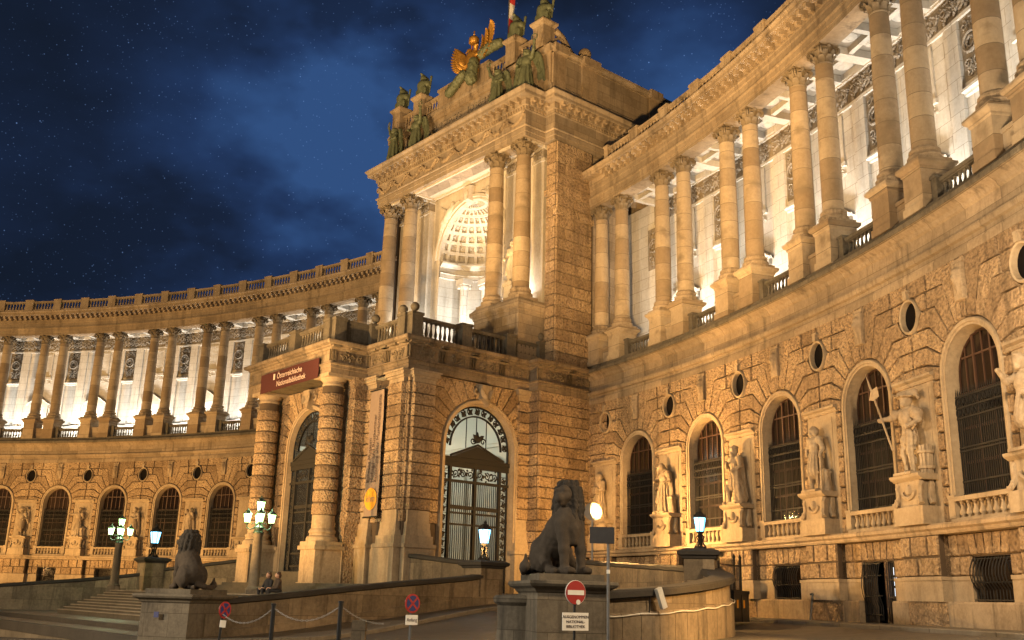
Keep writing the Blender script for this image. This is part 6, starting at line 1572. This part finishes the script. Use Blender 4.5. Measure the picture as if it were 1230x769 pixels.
LION = lion_meshes(-1.0, .028); LION2 = lion_meshes(.55, .034)
def plinth(label, x, y, rz, hx, hy, zb, zt):
    t = thing('lion_plinth', label, 'plinth', (x,y,zb), rz, 'stone plinths under the lions'); h = zt-zb
    m = MB(); m.box(-hx,hx,-hy,hy,0,h-.34); m.box(-hx-.08,hx+.08,-hy-.08,hy+.08,0,.30); m.build('die', M['dirty_ashlar'], t)
    m = MB(); m.polysweep([(-hx,-hy),(-hx,hy),(hx,hy),(hx,-hy)][::-1],[(0,h-.46),(.05,h-.42),(.08,h-.36),(.2,h-.30),(.24,h-.24),(.22,h-.17),(.0,h-.16)],closed=True); m.box(-hx,hx,-hy,hy,h-.46,h-.165); m.box(-hx+.05,hx-.05,-hy+.05,hy-.05,h-.17,h); m.build('cap', M['dirty'], t)
    return t
M['dirty_ashlar'] = stone('sooty_ashlar', (.27,.23,.17), (.09,.075,.055), bump=.35, ashlar=('flat',1.3,.75), vary=.3, stain=.9, patch=1.0)
fr = math.atan2(.50,.86)                       # big lion looks toward the viewer's left, body three-quarter
plinth('large sooty plinth carrying the big lion, with the no entry sign in front', 1.42, 26.1, .18, .86, 1.2, -1.6, .62)
t = thing('lion', 'big dark stone lion sitting upright with its maned head turned aside, nearest the viewer', 'lion statue', (1.50,26.05,.62), .50, 'seated stone lions')
place('body', LION[0], t); place('mane', LION[1], t); t.scale = (.90,.92,1.0)
m = MB(); m.lathe([(1.0,0),(1.0,1.9),(1.12,2.0),(1.14,2.12),(1.05,2.2),(0,2.24)], 0, 0, 28, PI*.45, PI*1.55); o = m.build('ramp_end', M['dirty_ashlar'], smooth=40); o.location = (.62,26.9,-1.8); o.scale = (.8,.8,.86)
tag(o, 'low rounded wall end with dark cap, left of the big lion plinth', 'wall end')
plinth('sooty plinth at the foot of the steps, with a little blue plate on it', -10.85, 35.4, -.30, .92, 1.15, -2.2, .03)
t2 = thing('lion', 'dark stone lion seen from behind, looking left over the broad steps', 'lion statue', (-10.95,35.45,.03), -2.55, 'seated stone lions')
place('body', LION2[0], t2); place('mane', LION2[1], t2); t2.scale = (.83,.83,.84)
pl = [o for o in bpy.data.objects if o.name.startswith('lion_plinth')][-1]
# ------------------------------------------------------------------ lanterns and lamp posts
def lantern_parts(parent, x, y, z, s, lampmat, ironmat, base=False):
    """hexagonal glazed lantern; returns height of its centre"""
    g = MB(); g.lathe([(.15*s,0),(.235*s,.50*s)], x, y, 6); 
    g.v = [(a,b,c+z) for a,b,c in g.v]; gl = g.build('lantern_glass', lampmat, parent)
    f = MB(); f.lathe([(.03*s,-.16*s),(.10*s,-.06*s),(.17*s,-.03*s),(.17*s,0)], x, y, 6); f.lathe([(.27*s,.50*s),(.27*s,.54*s),(.20*s,.62*s),(.10*s,.72*s),(.05*s,.74*s),(.05*s,.80*s),(.0,.90*s)], x, y, 6)
    for i in range(6):
        a = 2*PI*i/6; f.tube([(x+.155*s*math.cos(a), y+.155*s*math.sin(a), 0),(x+.24*s*math.cos(a), y+.24*s*math.sin(a), .5*s)], .013*s, 4); f.add([(x+.26*s*math.cos(a-.15),y+.26*s*math.sin(a-.15),.54*s),(x+.26*s*math.cos(a+.15),y+.26*s*math.sin(a+.15),.54*s),(x+.27*s*math.cos(a),y+.27*s*math.sin(a),.66*s)],[(0,1,2)])
    f.v = [(a,b,c+z) for a,b,c in f.v]; f.build('lantern_frame', ironmat, gl, smooth=30)
def pier_lantern(label, x, y, z, s=1.0, power=70):
    t = thing('pier_lantern', label, 'lantern', (x,y,z), .2, 'single lanterns on piers')
    m = MB(); m.lathe([(.26*s,0),(.26*s,.06*s),(.18*s,.10*s)], 0, 0, 8)
    for i in range(4):
        a = PI/4+PI/2*i; ca, sa = math.cos(a), math.sin(a); m.tube([(ca*.24*s,sa*.24*s,.08*s),(ca*.14*s,sa*.14*s,.18*s),(ca*.09*s,sa*.09*s,.34*s),(ca*.16*s,sa*.16*s,.46*s),(ca*.05*s,sa*.05*s,.56*s)], .03*s, 6)
    m.tube([(0,0,.05*s),(0,0,.6*s)], .04*s, 6); m.build('foot', M['iron'], t)
    lantern_parts(t, 0, 0, .68*s, 1.05*s, M['lampb'], M['iron'])
    point('lantern_light', (x,y,z+.95*s), power, LAMPBLUE, .2*s)
x, y = pw(15.35,-6.1); pier_lantern('single bluish lantern on the pier in front of the arched side gate', x, y, 1.62, 1.12, 110)
pier_lantern('single bluish lantern on the pier at the end of the curved wall', 6.85, 35.9, 1.86, .90, 80)
x, y = pw(-15.3,-9.4); pier_lantern('single bluish lantern far left beyond the steps', x, y, 2.0, 1.35, 130)
def lamp_post(label, u, w, z, s=1.0):
    p = pav(u, w, z); t = thing('lamp_post', label, 'lamp post', p, .3, 'stone lamp posts with clustered lanterns')
    m = MB(); m.box(-.34*s,.34*s,-.34*s,.34*s,-.3,.16*s); m.lathe([(.36*s,.16*s),(.37*s,.24*s),(.28*s,.32*s),(.255*s,.40*s),(.21*s,2.62*s),(.23*s,2.66*s),(.23*s,2.74*s)], 0, 0, 18); m.build('column', M['dirty'], t, smooth=40)
    m = MB(); m.lathe([(.24*s,2.74*s),(.26*s,2.80*s),(.2*s,2.86*s),(.2*s,2.98*s),(.25*s,3.02*s),(.12*s,3.10*s),(.06*s,3.2*s),(.05*s,3.72*s),(.09*s,3.76*s)], 0, 0, 14)
    for i in range(4):
        a = PI/2*i; ca, sa = math.cos(a), math.sin(a)
        m.tube([(ca*q*s, sa*q*s, z_*s) for q, z_ in ((.05,3.25),(.22,2.98),(.42,2.92),(.55,3.02),(.56,3.14))], .025*s, 6); m.tube([(ca*(.25+.1*math.cos(b))*s, sa*(.25+.1*math.cos(b))*s, (3.13+.1*math.sin(b))*s) for b in np.linspace(0,5,9)], .016*s, 5)
    m.build('bracket', M['greeniron'], t, smooth=50)
    lantern_parts(t, 0, 0, 3.80*s, .82*s, M['lampg'], M['greeniron'])
    for i in range(4):
        a = PI/2*i; lantern_parts(t, math.cos(a)*.56*s, math.sin(a)*.56*s, 3.24*s, .78*s, M['lampg'], M['greeniron'])
    point('lamp_post_light', p+Vector((0,0,3.75*s)), 420, LAMPGREEN, .45*s)
lamp_post('stone lamp post with a cluster of greenish lanterns in front of the porch', 6.95, -13.0, -.1, 1.0)
lamp_post('stone lamp post with greenish lanterns at the far end of the broad steps', -11.55, -13.0, -.06, .98)
# ------------------------------------------------------------------ floodlights
t = thing('floodlight', 'glaring floodlight on a post above the parapet behind the big lion', 'floodlight', tuple(pav(15.8,.25,2.2)), 0)
fx = pav(15.8,.25,0); fz = 4.35
m = MB(); m.tube([(0,0,-.4),(0,0,1.75)], .05, 8); m.tube([(-.3,0,1.75),(.3,0,1.75)], .04, 6); m.build('post', M['grey'], t)
hd = Vector((.12,-.98,.10)).normalized()
m = MB(); m.lathe([(.16,-.3),(.2,-.25),(.40,0),(.45,.10)], 0, 0, 16); hdm = m.mesh('housing', M['grey'], smooth=40); q = hd.to_track_quat('Z','Y').to_matrix().to_4x4(); hdm.transform(q); hb = place('housing', hdm, t, (0,0,2.0))
m = MB(); m.add([(.42*math.cos(2*PI*i/20), .42*math.sin(2*PI*i/20), .09) for i in range(20)], [tuple(range(20))]); gm = m.mesh('lens', M['floodglass']); gm.transform(q); place('lens', gm, hb)
spot('floodlight_beam', Vector((fx.x,fx.y,4.2))+hd*.2, (14.0,36,5.5), 8500, SODIUM, 140, .2)
spot('floodlight_porch', Vector((fx.x,fx.y,4.2))+Vector((-.5,.2,0)), pav(8.4,2.0,6), 4200, SODIUM, 120, .15)
spot('floodlight_side', Vector((fx.x,fx.y,4.2))+hd*.25, tuple(arc(THR+.4*STEP,R0,5)), 4500, SODIUM, 150, .15)
t = thing('floodlight', 'slim white floodlight box tilted on a bracket on the curved wall', 'floodlight', (3.86,27.12,.02), .6)
m = MB(); m.box(-.085,.085,-.06,.06,-.27,.27); me = m.mesh('housing', M['steel']); me.transform(Matrix.Rotation(-.38,4,'Y')); place('housing', me, t, (.1,-.25,.1))
m = MB(); m.tube([(-.16,.15,-.55),(-.16,-.05,-.55),(-.16,-.12,.15),(.05,-.2,.2)], .018, 6); m.build('bracket', M['black'], t)
spot('wall_flood', (9.5,25.5,2.6), (5.4,30.0,-.2), 4000, SODIUM, 60, .1)
# ------------------------------------------------------------------ signs, posts and chains
def disc(mb, r, y0, y1, n=28, z=0, mi=0): 
    mb.add([(r*math.cos(2*PI*i/n), y0, z+r*math.sin(2*PI*i/n)) for i in range(n)]+[(r*math.cos(2*PI*i/n), y1, z+r*math.sin(2*PI*i/n)) for i in range(n)], [tuple(range(n)), tuple(range(n,2*n))[::-1]]+[(i,(i+1)%n,n+(i+1)%n,n+i) for i in range(n)], mi)
def text_on(parent, body, size, x, y, z, mat, nm='lettering', sx=1.0, rot=0.0, align='CENTER', sp=1.0):
    me = text_mesh(body, size, mat, .002, align, sp, sx); me.transform(Matrix.Rotation(rot,4,'Y') @ Matrix.Rotation(PI/2,4,'X')); return place(nm, me, parent, (x,y,z))
t = thing('no_entry_sign', 'red no entry sign with a white panel lettered below it', 'traffic sign', (1.54,22.45,gz(1.54,22.45)), .5)
b = -gz(1.54,22.45)
m = MB(); m.tube([(0,0.03,0),(0,.03,b+.30)], .03, 8); m.build('post', M['black'], t)
m = MB(); disc(m, .25, 0, -.02, 32, b+.17); d = m.build('disc', M['signred'], t)
m = MB(); disc(m, .26, .006, -.012, 32, b+.17); m.build('rim', M['signwhite'], d)
m = MB(); m.box(-.21,.21,-.026,-.01,b+.12,b+.22); m.build('bar', M['signwhite'], d)
m = MB(); disc(m, .055, -.02, -.026, 16, 0); o = m.build('sticker', M['signwhite'], d); o.location = (.06,0,b-.03)
m = MB(); m.box(-.33,.33,-.02,0,b-.62,b-.25); pn = m.build('panel', M['signwhite'], t)
for i, w_ in enumerate(('AUSGENOMMEN','NATIONAL-','BIBLIOTHEK')): text_on(pn, w_, .085, 0, -.024, b-.34-.10*i, M['darkletter'], sx=1.05)
def round_stop(label, x, y, rz, zc, r, panel, cross=True, tilt=0.0):
    g0 = gz(x,y); t = thing('no_stopping_sign', label, 'traffic sign', (x,y,g0), rz); t.rotation_euler.y = tilt
    c = zc-g0; m = MB(); m.tube([(0,.03,0),(0,.03,c)], .03, 8); m.build('post', M['grey'] if panel else M['black'], t)
    m = MB(); disc(m, r, .0, -.016, 28, c); d = m.build('disc', M['signred'], t)
    m = MB(); disc(m, r*.80, -.01, -.021, 28, c); d2 = m.build('field', M['signblue'], d)
    for k in ((1,-1) if cross else (1,)):
        m = MB(); m.box(-r*.84,r*.84,-.026,-.012,-.022,.022); me = m.mesh('stripe', M['signred']); me.transform(Matrix.Rotation(k*PI/4,4,'Y')); place('stripe', me, d2, (0,0,c))
    h = .11 if panel else .08
    m = MB(); m.box(-.17 if panel else -.09,.17 if panel else .09,-.016,0,c-r-.04-2*h,c-r-.04); p = m.build('panel', M['signwhite'], t)
    if panel: text_on(p, panel, .115, 0, -.02, c-r-.04-h, M['darkletter'], sx=.95)
    return t
round_stop('round red and blue no stopping sign with a panel reading Anfang, in the road', -2.12, 23.9, .75, -.16, .215, 'Anfang')
round_stop('tilted no stopping sign on a black post near the small lion', -6.54, 24.13, 1.05, -.42, .19, '', True, .08)
t = thing('information_sign', 'dark rectangular sign seen from behind on a tall grey pole, beside the big lion', 'sign', (2.40,23.9,gz(2.40,23.9)), 0)
b = -gz(2.32,23.9); m = MB(); m.tube([(0,0,-.3),(0,0,b+1.36)], .036, 10); m.build('pole', M['grey'], t)
m = MB(); m.box(-.44,.14,-.05,-.02,b+1.30,b+1.68); m.box(-.40,.10,-.02,.0,b+1.40,b+1.43); m.box(-.40,.10,-.02,.0,b+1.56,b+1.59); m.build('plate', M['slate'], t)
m = MB(); m.lathe([(.04,b+.62),(.042,b+.63),(.042,b+.70),(.04,b+.71)],0,0,10); m.build('band', M['signwhite'], t)
BP = [(-6.54,24.13),(-5.20,23.45),(-3.58,22.75)]
for i, (x, y) in enumerate(BP[1:]):
    t = thing('bollard', ('black bollard between the tilted sign and the other bollard','black bollard nearest the viewer, last before the chain runs to the kerb stone')[i], 'bollard', (x,y,gz(x,y)), .2, 'black chain bollards')
    zt = (-.235,-.135)[i]-gz(x,y); m = MB(); m.lathe([(.05,0),(.05,zt-.05),(.062,zt-.045),(.062,zt-.01),(.03,zt),(0,zt)], 0, 0, 12); m.build('post', M['black'], t, smooth=40)
def chain(label, a, b, sag):
    m = MB(); n = 26; pts = [(a[0]+(b[0]-a[0])*i/n, a[1]+(b[1]-a[1])*i/n, a[2]+(b[2]-a[2])*i/n - sag*4*(i/n)*(1-i/n)) for i in range(n+1)]
    for i in range(n):
        p, q = Vector(pts[i]), Vector(pts[i+1]); d = (q-p).normalized(); s_ = Vector((0,0,1)) if i % 2 else d.cross(Vector((0,0,1))).normalized(); c = (p+q)/2; L = (q-p).length*.62
        m.tube([tuple(c+d*L*math.cos(k*PI/4)+s_*.016*math.sin(k*PI/4)) for k in range(9)], .006, 4)
    tag(m.build('chain', M['chain']), label, 'chain', 'chains between the bollards')
chain('chain hanging between the tilted sign post and the first bollard', (-6.5,24.1,-.52), (-5.20,23.45,-.33), .26)
chain('chain hanging between the two black bollards', (-5.20,23.45,-.33), (-3.58,22.75,-.24), .30)
chain('chain hanging from the nearest bollard to the low kerb stone', (-3.58,22.75,-.24), (-2.72,23.6,-.62), .1)
m = MB(); m.box(-.16,.16,-.12,.12,-.35,.09); o = m.build('kerb_stone', M['wallstone']); o.location = (-3.35,24.2,-.66); tag(o, 'small pale block where the bollard chain ends', 'stone')
# ------------------------------------------------------------------ railing, bins, leaning post
def railing():
    a, b = Vector((8.55,41.2,0)), Vector((9.9,43.2,0)); d = b-a; t = thing('railing', 'tall dark iron railing between the lantern pier and the near wing', 'railing', (a.x,a.y,-.62), math.atan2(d.y,d.x)); L = d.length
    m = MB(); ironbars(m, .05, L-.05, 0, 0, 2.35, .13, .014, .14)
    for z in (.12,1.2,2.2): m.box(0,L,-.02,.02,z-.025,z+.025)
    m.build('bars', M['iron'], t)
    for x in (0,L,L*.72): m = MB(); m.lathe([(.05,0),(.05,2.5),(.07,2.54),(.0,2.7)], x, 0, 10); m.build('post', M['iron'], t, smooth=40)
    t2 = thing('waste_container', 'low dark waste container with two orange stickers before the railing', 'container', (8.15,39.9,-.66), math.atan2(d.y,d.x))
    m = MB(); m.box(0,1.55,-.75,-.05,.04,1.08); m.box(-.03,1.58,-.78,-.02,1.08,1.2); m.box(.76,.79,-.77,-.74,.04,1.06); m.build('bin', M['black'], t2)
    for x in (.28,.95): m = MB(); m.box(x,x+.16,-.757,-.75,.55,.85); m.build('sticker', M['yellow'], t2)
railing()
t = thing('leaning_post', 'short black post leaning against the near wing beside the open door', 'post', tuple(arc(THR+2.42*STEP,76.55,-.5)), -(THR+2.42*STEP))
m = MB(); m.tube([(0,0,0),(-.12,.25,1.0)], .04, 8); m.tube([(-.12,.25,1.0),(-.22,.2,.98)], .04, 8); m.build('post', M['black'], t)
# ------------------------------------------------------------------ banners
t = thing('library_banner', 'dark red banner lettered with the name of the library, across the porch front', 'banner', pav(.15,-8.72,11.9), -THM)
m = MB(); P = []
for i in range(15): P.append([(-3.45+6.9*i/14, .03*math.sin(i*.9+j)*(j%2), -.56+1.12*j/3) for j in range(4)])
m.grid(P); m.grid([[(a,b+.03,c) for a,b,c in r] for r in P]); m.build('cloth', M['maroon'], t, smooth=60)
text_on(t, 'Österreichische', .46, -1.3, -.06, .20, M['letter'], align='LEFT'); text_on(t, 'Nationalbibliothek', .46, -1.3, -.06, -.26, M['letter'], align='LEFT'); m = MB(); m.box(-1.75,-1.55,-.06,-.05,.05,.4); m.build('emblem', M['letter'], t)
t = thing('museum_banner', 'tall beige banner with museum names and a yellow disc, hanging beside the porch column', 'banner', pav(5.98,-6.32,7.3), -THM)
m = MB(); P = []
for i in range(5): P.append([(-.66+1.32*i/4, .02*math.sin(j*1.1+i), -3.35+6.7*j/12) for j in range(13)])
m.grid(P); m.grid([[(a,b+.03,c) for a,b,c in r] for r in P]); m.build('cloth', M['cream'], t, smooth=60)
m = MB(); disc(m, .58, -.05, -.04, 28, -2.45); dd = m.build('disc', M['yellow'], t); text_on(dd, 'khm', .52, 0, -.06, -2.45, M['cream'])
for i, w_ in enumerate(('Ephesos Museum','Hofjagd- und Rüstkammer','Sammlung alter Musikinstrumente')): text_on(t, w_, .36, -.38+.36*i, -.05, -1.6, M['darkletter'], rot=-PI/2, align='LEFT', sx=.95)
m = MB(); m.tube([(-.72,0,3.38),(.72,0,3.38)], .04, 6); m.tube([(-.72,0,-3.38),(.72,0,-3.38)], .04, 6); m.build('rod', M['iron'], t)
# ------------------------------------------------------------------ two people sitting on the steps
def sitter(label, u, w, z, rz, jacket, hairmat):
    t = thing('person', label, 'person', pav(u,w,z), rz)
    head = [('e',(0,-.05,.74),(.09,.11,.125)),('e',(0,-.16,.73),(.02,.025,.03)),('c',(0,-.02,.62),(0,0,.52),.055,.06),('e',(.085,-.04,.74),(.02,.03,.035)),('e',(-.085,-.04,.74),(.02,.03,.035)),('e',(0,-.13,.67),(.045,.03,.02))]
    for s in (-1,1):
        head += [('c',(s*.17,-.33,.17),(s*.10,-.44,.16),.035,.03)]
        for k in range(4): head += [('c',(s*(.12-.02*k),-.44,.175-.012*k),(s*(.06-.02*k),-.50,.15-.015*k),.012,.010)]
        head += [('c',(s*.13,-.42,.2),(s*.06,-.47,.2),.013,.011)]
    place('body', solid_mesh('body', head, M['skin'], .012, 1, k=.02), t)
    tor = [('c',(0,0,.10),(0,-.02,.46),.17,.16),('c',(-.16,0,.48),(.16,0,.48),.085,.085)]
    for s in (-1,1): tor += [('c',(s*.21,0,.47),(s*.27,-.10,.22),.075,.065),('c',(s*.27,-.10,.22),(s*.17,-.33,.17),.06,.045)]
    place('jacket', solid_mesh('jacket', tor, jacket, .022, 1, k=.04), t)
    leg = [('e',(0,.02,.07),(.2,.17,.11))]
    for s in (-1,1): leg += [('c',(s*.1,0,.08),(s*.13,-.44,.10),.095,.075),('c',(s*.13,-.44,.10),(s*.13,-.38,-.33),.07,.05),('e',(s*.13,-.46,-.37),(.05,.13,.05))]
    place('trousers', solid_mesh('trousers', leg, M['cloth'], .022, 1, k=.03), t)
    place('hair', solid_mesh('hair', [('e',(0,-.02,.79),(.105,.115,.10)),('e',(0,.04,.72),(.1,.07,.12))], hairmat, .015, 1, k=.03), t)
sitter('person in a dark jacket, left of the pair sitting by the small lion', 9.05, -13.3, .0, -THM+.2, M['cloth'], M['hair'])
sitter('person with lighter hair sitting on the steps, right of the pair by the small lion', 9.75, -13.2, .0, -THM-.25, M['cloth2'], M['wood'])
m = MB(); m.box(-.09,.09,-.02,0,-.09,.09); o = m.build('plaque', M['signblue'], None, (-11.42,34.24,-.8), -.30); tag(o, 'little blue enamel plaque on the small lion plinth', 'plaque')
